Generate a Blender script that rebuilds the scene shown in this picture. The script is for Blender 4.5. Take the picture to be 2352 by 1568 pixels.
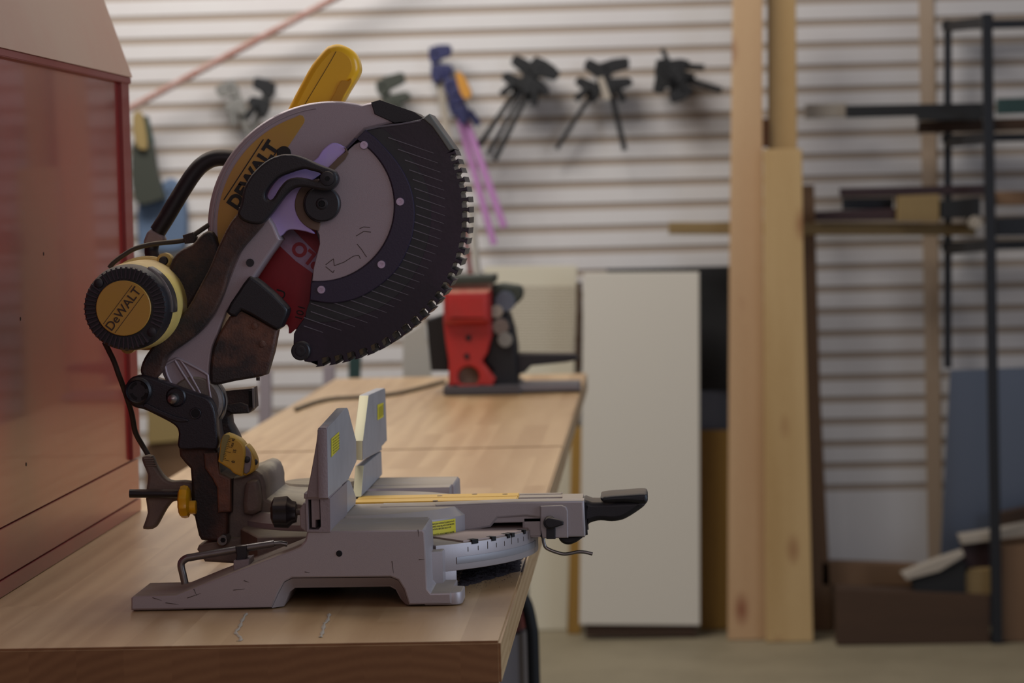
import bpy, bmesh, math, random
from mathutils import Vector, Matrix
for o in list(bpy.data.objects): bpy.data.objects.remove(o, do_unlink=True)
scene = bpy.context.scene
COL = scene.collection
PI = math.pi
rnd = random.Random(7)

# ------------------------------------------------------------------ camera
HB = 0.931                      # bench height
HC = HB + 0.418                 # camera height
FPX, W, H = 6300.0, 2352, 1568
YAW, PITCH, ROLL = 0.0495, 0.0520, 0.0245
_F = Vector((-math.sin(YAW)*math.cos(PITCH), math.cos(YAW)*math.cos(PITCH), -math.sin(PITCH)))
_R = Vector((math.cos(YAW), math.sin(YAW), 0)); _U = _R.cross(_F)
R2 = math.cos(ROLL)*_R - math.sin(ROLL)*_U
U2 = math.sin(ROLL)*_R + math.cos(ROLL)*_U
CAM = Vector((0, 0, HC))
cd = bpy.data.cameras.new('camera'); cam = bpy.data.objects.new('camera', cd); COL.objects.link(cam)
cd.sensor_width = 36; cd.lens = FPX/W*36; cd.clip_end = 60
cam.matrix_world = Matrix(((R2.x, U2.x, -_F.x, 0), (R2.y, U2.y, -_F.y, 0), (R2.z, U2.z, -_F.z, HC), (0, 0, 0, 1)))
cd.dof.use_dof = True; cd.dof.focus_distance = 2.93; cd.dof.aperture_fstop = 7.6
scene.camera = cam

# ------------------------------------------------------------------ light and exposure
scene.view_settings.view_transform = 'Standard'
try: scene.view_settings.look = 'None'
except Exception: pass
scene.view_settings.gamma = 1; scene.view_settings.use_curve_mapping = False
scene.view_settings.exposure = -0.35
wd = bpy.data.worlds.new('world'); scene.world = wd; wd.use_nodes = True
bg = wd.node_tree.nodes['Background']; bg.inputs[0].default_value = (0.75, 0.72, 0.78, 1); bg.inputs[1].default_value = 0.22
def area(name, loc, target, sx, sy, power, col):
    l = bpy.data.lights.new(name, 'AREA'); l.shape = 'RECTANGLE'; l.size = sx; l.size_y = sy; l.energy = power; l.color = col
    o = bpy.data.objects.new(name, l); COL.objects.link(o); o.location = loc
    o.rotation_euler = (Vector(target)-Vector(loc)).to_track_quat('-Z', 'Y').to_euler(); return o
area('ceiling_lamp_rear', (-1.3, 6.9, 3.3), (-1.0, 8.6, 1.3), 2.0, 0.8, 96, (1, .965, .94))
area('ceiling_lamp_bench', (-1.0, 4.4, 3.2), (-0.6, 3.7, .9), 1.6, 1.4, 74, (1, .94, .88))
area('daylight_door', (3.0, 2.4, 1.9), (-0.3, 3.1, 1.05), 2.0, 2.2, 66, (.64, .78, 1))
area('front_fill', (0.6, -1.2, 2.3), (-0.45, 3.0, 1.1), 1.8, 1.2, 19, (1, .80, .84))  # added mauve fill behind the camera, no real opening there

# ------------------------------------------------------------------ pixel helpers (plan the traced outlines on real planes)
def ray(px, py): return _F + R2*((px-W/2)/FPX) + U2*((H/2-py)/FPX)
def atY(px, py, Y): d = ray(px, py); return CAM + d*(Y/d.y)
def atZ(px, py, Z): d = ray(px, py); return CAM + d*((Z-HC)/d.z)
def atX(px, py, X): d = ray(px, py); return CAM + d*(X/d.x)

# ------------------------------------------------------------------ materials
def lin(c): return tuple((v/255/12.92 if v <= 10 else ((v/255+.055)/1.055)**2.4) for v in c)
def hexc(h): return lin((int(h[0:2], 16), int(h[2:4], 16), int(h[4:6], 16)))
def mat(name, col, rough=.5, metal=0, dust=None, dust_amt=.5, dust_scale=18, bump=0, bscale=400, scratch=None, spec=.5, top_dust=None, alpha=1, coat=0):
    m = bpy.data.materials.new(name); m.use_nodes = True; nt = m.node_tree; N = nt.nodes; L = nt.links
    b = N['Principled BSDF']; c = hexc(col) if isinstance(col, str) else col
    b.inputs['Base Color'].default_value = (*c, 1); b.inputs['Roughness'].default_value = rough; b.inputs['Metallic'].default_value = metal
    b.inputs['Specular IOR Level'].default_value = spec; b.inputs['Alpha'].default_value = alpha; b.inputs['Coat Weight'].default_value = coat
    geo = N.new('ShaderNodeNewGeometry'); last = None
    def mix(fac, a, colb):
        x = N.new('ShaderNodeMix'); x.data_type = 'RGBA'; L.new(fac, x.inputs[0])
        if a is None: x.inputs[6].default_value = (*c, 1)
        else: L.new(a, x.inputs[6])
        x.inputs[7].default_value = (*hexc(colb), 1); return x.outputs[2]
    if dust:
        n = N.new('ShaderNodeTexNoise'); n.inputs['Scale'].default_value = dust_scale; n.inputs['Detail'].default_value = 8; n.inputs['Roughness'].default_value = .65
        L.new(geo.outputs['Position'], n.inputs['Vector'])
        r = N.new('ShaderNodeMapRange'); r.inputs[1].default_value = .42; r.inputs[2].default_value = .72; r.inputs[4].default_value = dust_amt
        L.new(n.outputs['Fac'], r.inputs[0]); last = mix(r.outputs[0], last, dust)
    if scratch:
        n = N.new('ShaderNodeTexNoise'); n.inputs['Scale'].default_value = 60; n.inputs['Detail'].default_value = 12; n.inputs['Roughness'].default_value = .8; n.inputs['Distortion'].default_value = 1.6
        L.new(geo.outputs['Position'], n.inputs['Vector'])
        r = N.new('ShaderNodeMapRange'); r.inputs[1].default_value = .64; r.inputs[2].default_value = .74; r.inputs[4].default_value = .6
        L.new(n.outputs['Fac'], r.inputs[0]); last = mix(r.outputs[0], last, scratch)
    if top_dust:   # sawdust settled on upward-facing surfaces
        s = N.new('ShaderNodeSeparateXYZ'); L.new(geo.outputs['Normal'], s.inputs[0])
        n = N.new('ShaderNodeTexNoise'); n.inputs['Scale'].default_value = 45; n.inputs['Detail'].default_value = 8
        L.new(geo.outputs['Position'], n.inputs['Vector'])
        ad = N.new('ShaderNodeMath'); ad.operation = 'ADD'; L.new(s.outputs['Z'], ad.inputs[0]); L.new(n.outputs['Fac'], ad.inputs[1])
        r = N.new('ShaderNodeMapRange'); r.inputs[1].default_value = .95; r.inputs[2].default_value = 1.5; r.inputs[4].default_value = .75
        L.new(ad.outputs[0], r.inputs[0]); last = mix(r.outputs[0], last, top_dust)
        rr = N.new('ShaderNodeMapRange'); rr.inputs[1].default_value = .95; rr.inputs[2].default_value = 1.5; rr.inputs[3].default_value = rough; rr.inputs[4].default_value = .9
        L.new(ad.outputs[0], rr.inputs[0]); L.new(rr.outputs[0], b.inputs['Roughness'])
        mm = N.new('ShaderNodeMapRange'); mm.inputs[1].default_value = .95; mm.inputs[2].default_value = 1.5; mm.inputs[3].default_value = metal; mm.inputs[4].default_value = 0
        L.new(ad.outputs[0], mm.inputs[0]); L.new(mm.outputs[0], b.inputs['Metallic'])
    if last: L.new(last, b.inputs['Base Color'])
    if bump:
        n = N.new('ShaderNodeTexNoise'); n.inputs['Scale'].default_value = bscale; n.inputs['Detail'].default_value = 3
        L.new(geo.outputs['Position'], n.inputs['Vector'])
        bp = N.new('ShaderNodeBump'); bp.inputs['Strength'].default_value = bump; bp.inputs['Distance'].default_value = .001
        L.new(n.outputs['Fac'], bp.inputs['Height']); L.new(bp.outputs[0], b.inputs['Normal'])
    return m
def wood(name, c1, c2, stave=.0, axis='Y', ring=60, rough=.5, knots=None, vary=.5, scale=1, spec=.4):
    """solid wood: growth rings round the grain axis, staves offset and tinted one by one"""
    m = bpy.data.materials.new(name); m.use_nodes = True; nt = m.node_tree; N = nt.nodes; L = nt.links
    b = N['Principled BSDF']; b.inputs['Roughness'].default_value = rough; b.inputs['Specular IOR Level'].default_value = spec
    geo = N.new('ShaderNodeNewGeometry'); sep = N.new('ShaderNodeSeparateXYZ'); L.new(geo.outputs['Position'], sep.inputs[0])
    def M(op, a, b_=None, v=None):
        x = N.new('ShaderNodeMath'); x.operation = op
        L.new(a, x.inputs[0]) if not isinstance(a, (int, float)) else setattr(x.inputs[0], 'default_value', a)
        if b_ is not None: L.new(b_, x.inputs[1])
        if v is not None: x.inputs[1].default_value = v
        return x.outputs[0]
    g, u, v_ = {'Y': ('Y', 'X', 'Z'), 'Z': ('Z', 'X', 'Y'), 'X': ('X', 'Z', 'Y')}[axis]
    U, V, G = sep.outputs[u], sep.outputs[v_], sep.outputs[g]
    if stave:
        sid = M('FLOOR', M('MULTIPLY', U, v=1/stave))
        w0 = N.new('ShaderNodeTexWhiteNoise'); w0.noise_dimensions = '1D'; L.new(sid, w0.inputs['W'])
        gid = M('FLOOR', M('ADD', M('MULTIPLY', G, v=1.6), M('MULTIPLY', w0.outputs['Value'], v=9.0)))
        key = M('ADD', M('MULTIPLY', sid, v=13.7), M('MULTIPLY', gid, v=3.1))
    else: key = M('MULTIPLY', M('FLOOR', M('MULTIPLY', U, v=.001)), v=1.0)
    wn = N.new('ShaderNodeTexWhiteNoise'); wn.noise_dimensions = '1D'; L.new(key, wn.inputs['W'])
    sc = N.new('ShaderNodeSeparateColor'); L.new(wn.outputs['Color'], sc.inputs[0])
    cmb = N.new('ShaderNodeCombineXYZ')
    L.new(M('ADD', U, M('MULTIPLY', sc.outputs[0], v=.35 if stave else 0)), cmb.inputs[0]); L.new(M('MULTIPLY', G, v=.12), cmb.inputs[1])
    L.new(M('ADD', V, M('MULTIPLY', sc.outputs[1], v=.25 if stave else 0)), cmb.inputs[2])
    nz = N.new('ShaderNodeTexNoise'); nz.inputs['Scale'].default_value = 9*scale; nz.inputs['Detail'].default_value = 4; L.new(cmb.outputs[0], nz.inputs['Vector'])
    wv = N.new('ShaderNodeTexWave'); wv.wave_type = 'RINGS'; wv.rings_direction = 'Y'; wv.inputs['Scale'].default_value = ring*scale; wv.inputs['Distortion'].default_value = 5; wv.inputs['Detail'].default_value = 3; wv.inputs['Detail Scale'].default_value = .4
    L.new(cmb.outputs[0], wv.inputs['Vector'])
    fib = N.new('ShaderNodeTexNoise'); fib.inputs['Scale'].default_value = 220; fib.inputs['Detail'].default_value = 4; L.new(cmb.outputs[0], fib.inputs['Vector'])
    f = M('ADD', M('MULTIPLY', wv.outputs['Fac'], v=.35), M('ADD', M('MULTIPLY', nz.outputs['Fac'], v=.45), M('MULTIPLY', fib.outputs['Fac'], v=.25)))
    if stave: f = M('ADD', f, M('MULTIPLY', M('SUBTRACT', sc.outputs[2], v=.5), v=vary))
    mx = N.new('ShaderNodeMix'); mx.data_type = 'RGBA'; mx.clamp_factor = True; L.new(f, mx.inputs[0])
    mx.inputs[6].default_value = (*hexc(c1), 1); mx.inputs[7].default_value = (*hexc(c2), 1); out = mx.outputs[2]
    if knots:
        vo = N.new('ShaderNodeTexVoronoi'); vo.inputs['Scale'].default_value = 2.6
        mp = N.new('ShaderNodeCombineXYZ'); L.new(M('MULTIPLY', U, v=2.2), mp.inputs[0]); L.new(M('MULTIPLY', G, v=1.0), mp.inputs[1]); L.new(V, mp.inputs[2])
        L.new(mp.outputs[0], vo.inputs['Vector'])
        r = N.new('ShaderNodeMapRange'); r.inputs[1].default_value = .03; r.inputs[2].default_value = .16; r.inputs[3].default_value = .85; r.inputs[4].default_value = 0
        L.new(vo.outputs['Distance'], r.inputs[0])
        m2 = N.new('ShaderNodeMix'); m2.data_type = 'RGBA'; L.new(r.outputs[0], m2.inputs[0]); L.new(out, m2.inputs[6]); m2.inputs[7].default_value = (*hexc(knots), 1); out = m2.outputs[2]
    if stave:      # end grain drinks more finish and is darker wood all through
        ns = N.new('ShaderNodeSeparateXYZ'); L.new(geo.outputs['True Normal'], ns.inputs[0])
        eg = M('GREATER_THAN', M('ABSOLUTE', ns.outputs[g]), v=.8)
        m3 = N.new('ShaderNodeMix'); m3.data_type = 'RGBA'; m3.blend_type = 'MULTIPLY'; L.new(eg, m3.inputs[0]); L.new(out, m3.inputs[6]); m3.inputs[7].default_value = (.50, .34, .24, 1); out = m3.outputs[2]
    L.new(out, b.inputs['Base Color'])
    return m

M_ = dict(
 cast=mat('cast_aluminium', 'a39a9a', .42, .35, top_dust='a89a84', scratch='4a4244', bump=.12, bscale=1800),
 castdk=mat('cast_aluminium_dusty', '6b5f58', .6, .2, dust='8a7a68', dust_amt=.7, top_dust='a89c84', bump=.3),
 guard=mat('guard_grey', 'a09296', .45, .25, scratch='6b6065', bump=.14, bscale=1700),
 fence=mat('fence_aluminium', 'a6a6aa', .42, .35, dust='8d8c90', dust_amt=.6, scratch='6f6f74'),
 fencend=mat('fence_painted_end', '8b7f80', .5, .2, scratch='4a3a38', bump=.3),
 machined=mat('machined_edge', 'd2caa2', .6, .1),
 lav_refl=mat('steel_purple_reflection', 'b49ce0', .35, .25, dust='c0b4cc', dust_amt=.8, dust_scale=12),  # silver steel, its purple reflection put into the base colour
 black=mat('black_plastic', '17151a', .45, bump=.15, bscale=1500, top_dust='6f6253'),
 blackp=mat('black_plastic_purple', '1b161d', .4, bump=.2, bscale=600),
 dusty=mat('dusty_black_metal', '1d1818', .6, dust='7a4f3a', dust_amt=.55, dust_scale=14, bump=.5, bscale=500, top_dust='7d6a55'),
 dusty2=mat('rusty_dusty_metal', '2a2220', .55, dust='8a5a42', dust_amt=.85, dust_scale=16, bump=.5, bscale=450, top_dust='8d7a65'),
 ring=mat('guard_ring_dark', '2a2036', .42, bump=.1, bscale=500),
 smoke=mat('smoky_guard_plastic', '221421', .36, bump=.08, bscale=250, dust='3c273a', dust_amt=.7, dust_scale=9, alpha=.96),
 rib=mat('guard_rib', '6a636a', .4),
 yel=mat('yellow_plastic', 'f0b41a', .28, top_dust='e8bc48'),
 yelp=mat('yellow_motor_shell', 'd8bd6a', .45, dust='b08d55', dust_amt=.4, top_dust='b39a72'),
 yeld=mat('yellow_decal', 'b48a34', .45, dust='b07a4e', dust_amt=.55, dust_scale=7),
 yelk=mat('yellow_kerf', 'dcae3c', .45, dust='c49a4a', dust_amt=.3),
 yelscale=mat('yellow_scale', 'd2a636', .4, dust='b08440', dust_amt=.5),
 label=mat('yellow_label', 'cfc022', .5),
 ink=mat('black_ink', '15120f', .6),
 inkb=mat('faded_ink', '3a2a1c', .7),
 steel=mat('steel', '8a8684', .32, .9, dust='5a5048', dust_amt=.4),
 screw=mat('screw_steel', 'c4b0c4', .35, .7, dust='9a8a98', dust_amt=.6, dust_scale=200),
 dark=mat('dark_hole', '050404', .8),
 blade=mat('red_blade', 'a01524', .38, .1, dust='801018', dust_amt=.5),
 bladew=mat('blade_print', 'b79ab8', .45, dust='a04a60', dust_amt=.5, dust_scale=60),
 blader=mat('blade_red_print', 'a5182a', .45),
 cord=mat('cord_rubber', '3a342c', .6, top_dust='8a7a62'),
 tan=mat('guard_edge_tan', '6a5444', .6),
 red=mat('red_enamel', '8c1e1a', .3, dust='6a201c', dust_amt=.6, dust_scale=3, coat=.35),
 redtrim=mat('red_trim', '85302a', .45, coat=.1),
 peach=mat('peach_panel', 'a88872', .55, dust='a8705e', dust_amt=.35, dust_scale=4),
 redm=mat('red_machine', 'a82420', .45, dust='8c2c26', dust_amt=.5, top_dust='b88a70'),
 white=mat('white_laminate', 'c3bcae', .55),
 wallw=mat('slatwall_white', 'c8c4c0', .5, dust='beb6b3', dust_amt=.5, dust_scale=2),
 groove=mat('slatwall_groove', '9c8e80', .8),
 floor=mat('concrete_floor', '857a62', .6, dust='706650', dust_amt=.8, dust_scale=3, bump=.1, bscale=60),
 blk=mat('matt_black', '0d0d0e', .7),
 rack=mat('rack_steel', '1c1d20', .5, .3),
 blueg=mat('blue_grey_sheet', '5c6370', .35, .4),
 peg=mat('pegboard_cream', 'c4bca6', .7),
 ply=wood('plywood_edge', 'a5803c', '7d5c26', axis='Z', ring=20, rough=.6),
 bench=wood('butcher_block', 'c8a97e', 'a07c52', stave=.046, axis='Y', ring=26, rough=.36, vary=.34, spec=.5),
 pine=wood('pine_board', 'c2a678', '9c7a48', axis='Z', ring=14, rough=.6, knots='7c4a2a'),
 pink=wood('fir_board', 'c4a680', 'a07a54', axis='Z', ring=12, rough=.6, knots='7a4228'),
 brown=wood('brown_board', '85664a', '5e442c', axis='Z', ring=16, rough=.65),
 pineh=wood('pine_stick', '937c50', '6c5634', axis='X', ring=16, rough=.65),
 darkw=wood('dark_timber', '4a3320', '2c1c10', axis='X', ring=12, rough=.7),
 maroon=wood('maroon_board', '351d1f', '221214', axis='X', ring=12, rough=.6),
 pale=mat('pale_offcut', '9c9284', .7),
 pinkbar=mat('pink_bar', 'a874a4', .5), navy=mat('navy_plastic', '24264e', .5), orange=mat('orange_grip', 'b8802c', .5),
 greybar=mat('grey_clamp_bar', '7e7c76', .5, .3), rope=mat('pink_rope', 'a98a80', .8, dust='8e5644', dust_amt=.9, dust_scale=14),
 olive=mat('olive_grip', '33362c', .6), tanm=mat('tan_card', '8f7a4c', .8), blueb=mat('blue_cloth', '55677f', .8), green=mat('dark_green', '1f3a36', .6),
)

# ------------------------------------------------------------------ object helpers
def tag(o, label=None, cat=None, group=None, kind=None):
    if label: o['label'] = label
    if cat: o['category'] = cat
    if group: o['group'] = group
    if kind: o['kind'] = kind
    return o
def root(name, loc, label, cat, group=None):
    o = bpy.data.objects.new(name, None); COL.objects.link(o); o.location = loc; o.empty_display_size = .05
    return tag(o, label, cat, group)
def wloc(o):
    v = Vector(o.location)
    while o.parent: o = o.parent; v = v + Vector(o.location)
    return v
def link(name, me, m, parent=None, smooth=False, label=None):
    """mesh data is in world coordinates: recentre, link, parent"""
    while parent and parent.parent and parent.parent.parent: parent = parent.parent      # thing > part > sub-part, no deeper
    n = len(me.vertices)
    c = sum((v.co for v in me.vertices), Vector())/max(n, 1)
    me.transform(Matrix.Translation(-c)); me.name = name
    me.materials.clear(); me.materials.append(m)
    if smooth:
        for p in me.polygons: p.use_smooth = True
    o = bpy.data.objects.new(name, me); COL.objects.link(o)
    o.location = c - (wloc(parent) if parent else Vector())
    if parent: o.parent = parent
    if label: o['label'] = label
    return o
def link_bm(name, bm, m, parent=None, smooth=False, label=None):
    bmesh.ops.recalc_face_normals(bm, faces=bm.faces)
    me = bpy.data.meshes.new(name); bm.to_mesh(me); bm.free(); return link(name, me, m, parent, smooth, label)
def auto(o, ang=35, cap=None):
    me = o.data
    for p in me.polygons: p.use_smooth = True
    try: me.set_sharp_from_angle(angle=math.radians(ang))
    except Exception: pass
    if cap is not None:      # keep the flat faces flat: crease where they meet the bevel
        bm = bmesh.new(); bm.from_mesh(me)
        for e in bm.edges:
            k = [abs(f.normal[cap]) > .9995 for f in e.link_faces]
            if len(k) == 2 and k[0] != k[1]: e.smooth = False
        bm.to_mesh(me); bm.free()
    return o
def curve_mesh(cu):
    ob = bpy.data.objects.new('tmp', cu); COL.objects.link(ob)
    dg = bpy.context.evaluated_depsgraph_get(); dg.update()
    me = bpy.data.meshes.new_from_object(ob.evaluated_get(dg)); bpy.data.objects.remove(ob, do_unlink=True); bpy.data.curves.remove(cu); return me
def smoothpoly(pts, k=4, closed=True):
    n = len(pts); out = []
    for i in range(n if closed else n-1):
        g = lambda j: pts[(i+j) % n] if closed else pts[min(max(i+j, 0), n-1)]
        p0, p1, p2, p3 = [Vector(q) for q in (g(-1), g(0), g(1), g(2))]
        for s in range(k):
            t = s/k
            out.append(.5*((2*p1)+(-p0+p2)*t+(2*p0-5*p1+4*p2-p3)*t*t+(-p0+3*p1-3*p2+p3)*t*t*t))
    if not closed: out.append(Vector(pts[-1]))
    return [tuple(v) for v in out]
def arcpx(cx, cy, r, a0, a1, n=24):   # angles in degrees, screen sense (y down)
    return [(cx+r*math.cos(math.radians(a0+(a1-a0)*i/n)), cy+r*math.sin(math.radians(a0+(a1-a0)*i/n))) for i in range(n+1)]
def cut(polys2, depth0, depth1, mapf, bev):
    cu = bpy.data.curves.new('c', 'CURVE'); cu.dimensions = '2D'; cu.fill_mode = 'BOTH'
    for P in polys2:
        s = cu.splines.new('POLY'); s.points.add(len(P)-1); s.use_cyclic_u = True
        for i, (a, b) in enumerate(P): s.points[i].co = (a, b, 0, 1)
    t = abs(depth1-depth0); bev = min(bev, t*.49)
    cu.extrude = t/2-bev; cu.bevel_depth = bev; cu.bevel_resolution = 2 if bev > .002 else 1; cu.offset = -bev
    me = curve_mesh(cu); mid = (depth0+depth1)/2
    for v in me.vertices: v.co = mapf(v.co.x, v.co.y, v.co.z+mid)
    bm = bmesh.new(); bm.from_mesh(me); bmesh.ops.remove_doubles(bm, verts=bm.verts, dist=1e-5); bmesh.ops.recalc_face_normals(bm, faces=bm.faces); bm.to_mesh(me); bm.free()
    return me
def prism(name, polys, Yf, Yb, m, parent=None, bev=.001, label=None):
    """outline(s) traced on the plane Y=Yf, extruded back to Yb"""
    if not isinstance(polys[0], list): polys = [polys]
    P2 = [[(lambda q: (q.x, q.z))(atY(p[0], p[1], Yf)) for p in P] for P in polys]
    o = link(name, cut(P2, Yf, Yb, lambda a, b, c: Vector((a, c, b)), bev), m, parent, label=label); return auto(o, 30, 1)
def prismX(name, poly, X0, X1, m, parent=None, bev=.001, label=None):
    """outline traced on the plane X=X1 (the visible right face), extruded left to X0"""
    P2 = [[(lambda q: (q.y, q.z))(atX(p[0], p[1], X1)) for p in poly]]
    return auto(link(name, cut(P2, X0, X1, lambda a, b, c: Vector((c, a, b)), bev), m, parent, label=label), 30, 0)
def prismZ(name, pts, z0, z1, m, parent=None, bev=.001, label=None):
    return auto(link(name, cut(pts if isinstance(pts[0], list) else [pts], z0, z1, lambda a, b, c: Vector((a, b, c)), bev), m, parent, label=label), 30, 2)
def prismW(name, pts, Y0, Y1, m, parent=None, bev=.001, label=None):   # world x,z outline
    return auto(link(name, cut(pts if isinstance(pts[0], list) else [pts], Y0, Y1, lambda a, b, c: Vector((a, c, b)), bev), m, parent, label=label), 30, 1)
def bmbox(bm, lo, hi, rot=None, piv=None):
    r = bmesh.ops.create_cube(bm, size=1); vs = r['verts']
    for v in vs: v.co = Vector(((lo[i]+hi[i])/2+v.co[i]*(hi[i]-lo[i]) for i in range(3)))
    if rot is not None: bmesh.ops.rotate(bm, verts=vs, cent=piv or Vector([(lo[i]+hi[i])/2 for i in range(3)]), matrix=rot)
    return vs
def box(name, lo, hi, m, parent=None, bev=.001, label=None, rot=None, piv=None):
    bm = bmesh.new(); bmbox(bm, lo, hi)
    if bev: bmesh.ops.bevel(bm, geom=bm.edges[:], offset=bev, segments=2, affect='EDGES', clamp_overlap=True)
    if rot is not None: bmesh.ops.rotate(bm, verts=bm.verts, cent=piv or Vector([(lo[i]+hi[i])/2 for i in range(3)]), matrix=rot)
    return auto(link_bm(name, bm, m, parent, label=label), 40)
def rectY(name, x0, y0, x1, y1, Y, th, m, parent=None, bev=.001, label=None):
    return prism(name, [(x0, y0), (x1, y0), (x1, y1), (x0, y1)], Y, Y+th, m, parent, bev, label)
AX = {'X': Matrix.Rotation(PI/2, 3, 'Y'), 'Y': Matrix.Rotation(-PI/2, 3, 'X'), 'Z': Matrix.Identity(3)}
def lathe(name, prof, c, axis, m, parent=None, n=40, lob=None, label=None, ang=35):
    """prof = [(radius, distance along the axis)]; lob = (count, depth) for lobed knobs"""
    bm = bmesh.new(); rings = []
    for r, h in prof:
        rings.append([bm.verts.new(Vector((r*(1+(lob[1]*math.cos(lob[0]*2*PI*k/n) if lob else 0))*math.cos(2*PI*k/n), r*(1+(lob[1]*math.cos(lob[0]*2*PI*k/n) if lob else 0))*math.sin(2*PI*k/n), h))) for k in range(n)])
    for a, b in zip(rings, rings[1:]):
        for k in range(n): bm.faces.new((a[k], a[(k+1) % n], b[(k+1) % n], b[k]))
    bm.faces.new(rings[0]); bm.faces.new(rings[-1])
    for v in bm.verts: v.co = AX[axis] @ v.co + Vector(c)
    return auto(link_bm(name, bm, m, parent, label=label), ang)
def cyl(name, c, axis, r, l, m, parent=None, bev=.0008, n=32, label=None):   # c = start, extends +axis
    b = min(bev, r*.4, l*.4); return lathe(name, [(r-b, 0), (r, b), (r, l-b), (r-b, l)], c, axis, m, parent, n, label=label)
def tube(name, pts, r, m, parent=None, k=5, label=None, flat=None):
    P = smoothpoly(pts, k, False) if k > 1 else [tuple(p) for p in pts]
    cu = bpy.data.curves.new('t', 'CURVE'); cu.dimensions = '3D'; cu.bevel_depth = r; cu.bevel_resolution = 4; cu.use_fill_caps = True
    s = cu.splines.new('POLY'); s.points.add(len(P)-1)
    for i, p in enumerate(P): s.points[i].co = (*p, 1)
    me = curve_mesh(cu); return auto(link(name, me, m, parent, label=label), 50)
def text_mesh(s, size, bold=0, ext=.0002, align='CENTER'):
    cu = bpy.data.curves.new('f', 'FONT'); cu.body = s; cu.size = size; cu.align_x = align; cu.align_y = 'CENTER'; cu.offset = bold; cu.extrude = ext
    return curve_mesh(cu)
def text(name, s, size, origin, ux, uy, m, parent, bold=0, sx=1, align='CENTER', ext=.0002):
    me = text_mesh(s, size, bold, ext, align); ux = Vector(ux).normalized(); uy = Vector(uy).normalized(); n = ux.cross(uy)
    for v in me.vertices: v.co = Vector(origin)+ux*v.co.x*sx+uy*v.co.y+n*v.co.z
    return link(name, me, m, parent)

# ================================================================== SETTING
YW = 8.6
zone = lambda px, py, Y=YW: atY(px, py, Y)
tag(box('floor', (-4.5, .3, -.1), (4.5, YW+.3, 0), M_['floor'], bev=0), kind='structure')
def build_wall():
    bm = bmesh.new(); bm2 = bmesh.new()
    zb = zone(1200, 1142).z; pitch = 50.6*YW/FPX; gap = pitch*.34
    bmbox(bm2, (-4.5, YW+.0036, 0), (4.5, YW+.1, 3.4))
    bmbox(bm, (-4.5, YW-.001, 0), (4.5, YW+.0035, zb))
    z = zb+gap
    while z < 3.3:
        # slat with a rounded lip either side of the groove
        vs = bmbox(bm, (-4.5, YW, z), (4.5, YW+.0035, z+pitch-gap)); z += pitch
    w = link_bm('wall_back', bm, M_['wallw']); tag(w, kind='structure')
    b = link_bm('groove_backing', bm2, M_['groove'], w)
build_wall()
# brown tape-like stain running down the wall is a furring strip behind the slats
tag(box('trim_1', (zone(2120, 600).x, YW-.004, 0), (zone(2155, 600).x, YW+.001, 3.3), mat('stained_strip', 'a8937c', .6), bev=0), kind='structure')

# ================================================================== WORKBENCHES
XR = atZ(1150, 1470, HB).x
Y0, YS, YE = atZ(575, 1481, HB).y, 4.60, 6.5
TH = .042
XL = XR-.60
def bench(name, ya, yb, label, streaks):
    r = root(name, ((XL+XR)/2, (ya+yb)/2, 0), label, 'workbench', None)
    box('bench_top', (XL, ya, HB-TH), (XR, yb, HB), M_['bench'], r, .0025)
    for sx in (XL+.06, XR-.17):
        for sy in (ya+.08, yb-.08): box('leg', (sx-.022, sy-.022, 0), (sx+.022, sy+.022, HB-TH-.06), M_['blueg'], r, .002)
    box('apron', (XL+.05, ya+.035, HB-TH-.06), (XR-.15, ya+.06, HB-TH), M_['blueg'], r, .002)
    box('apron', (XL+.05, yb-.06, HB-TH-.06), (XR-.15, yb-.035, HB-TH), M_['blueg'], r, .002)
    for sx in (XL+.055, XR-.18): box('side_rail', (sx, ya+.06, HB-TH-.06), (sx+.02, yb-.06, HB-TH), M_['blueg'], r, .002)
    for P in streaks:
        bm = bmesh.new(); L_ = []
        for i, (px, py) in enumerate(P):
            q = atZ(px, py, HB+.0004); w = .0016+.0008*math.sin(i*2.1)
            L_.append((bm.verts.new((q.x-w, q.y, q.z)), bm.verts.new((q.x+w, q.y, q.z)), bm.verts.new((q.x, q.y, q.z+.0006))))
        for a, b in zip(L_, L_[1:]):
            bm.faces.new((a[0], a[2], b[2], b[0])); bm.faces.new((a[2], a[1], b[1], b[2]))
        link_bm('glue_streak', bm, M_['pale'], r, label='pale dried glue streak')
    return r
st1 = smoothpoly([(566, 1408), (556, 1424), (550, 1440), (541, 1452), (551, 1462), (553, 1470), (545, 1472)], 4, False)
st2 = smoothpoly([(756, 1409), (752, 1425), (745, 1432), (741, 1450), (736, 1463)], 4, False)
bench('workbench', Y0, YS-.004, 'butcher-block workbench in the foreground carrying the mitre saw', [st1, st2])
bench('workbench', YS+.004, YE, 'butcher-block workbench behind the saw, carrying the red machine', [])

# ================================================================== RED HOOD BOX (left)
XB = atZ(325, 1172, HB).x
YBF = atZ(325, 1172, HB).y
ZT = atY(298, 178, YBF).z
r = root('dust_hood', (XB-.2, 3.0, HB), 'tall red enamelled box with a pale sloping top standing left of the saw', 'cabinet')
x3 = XB-.13
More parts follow.
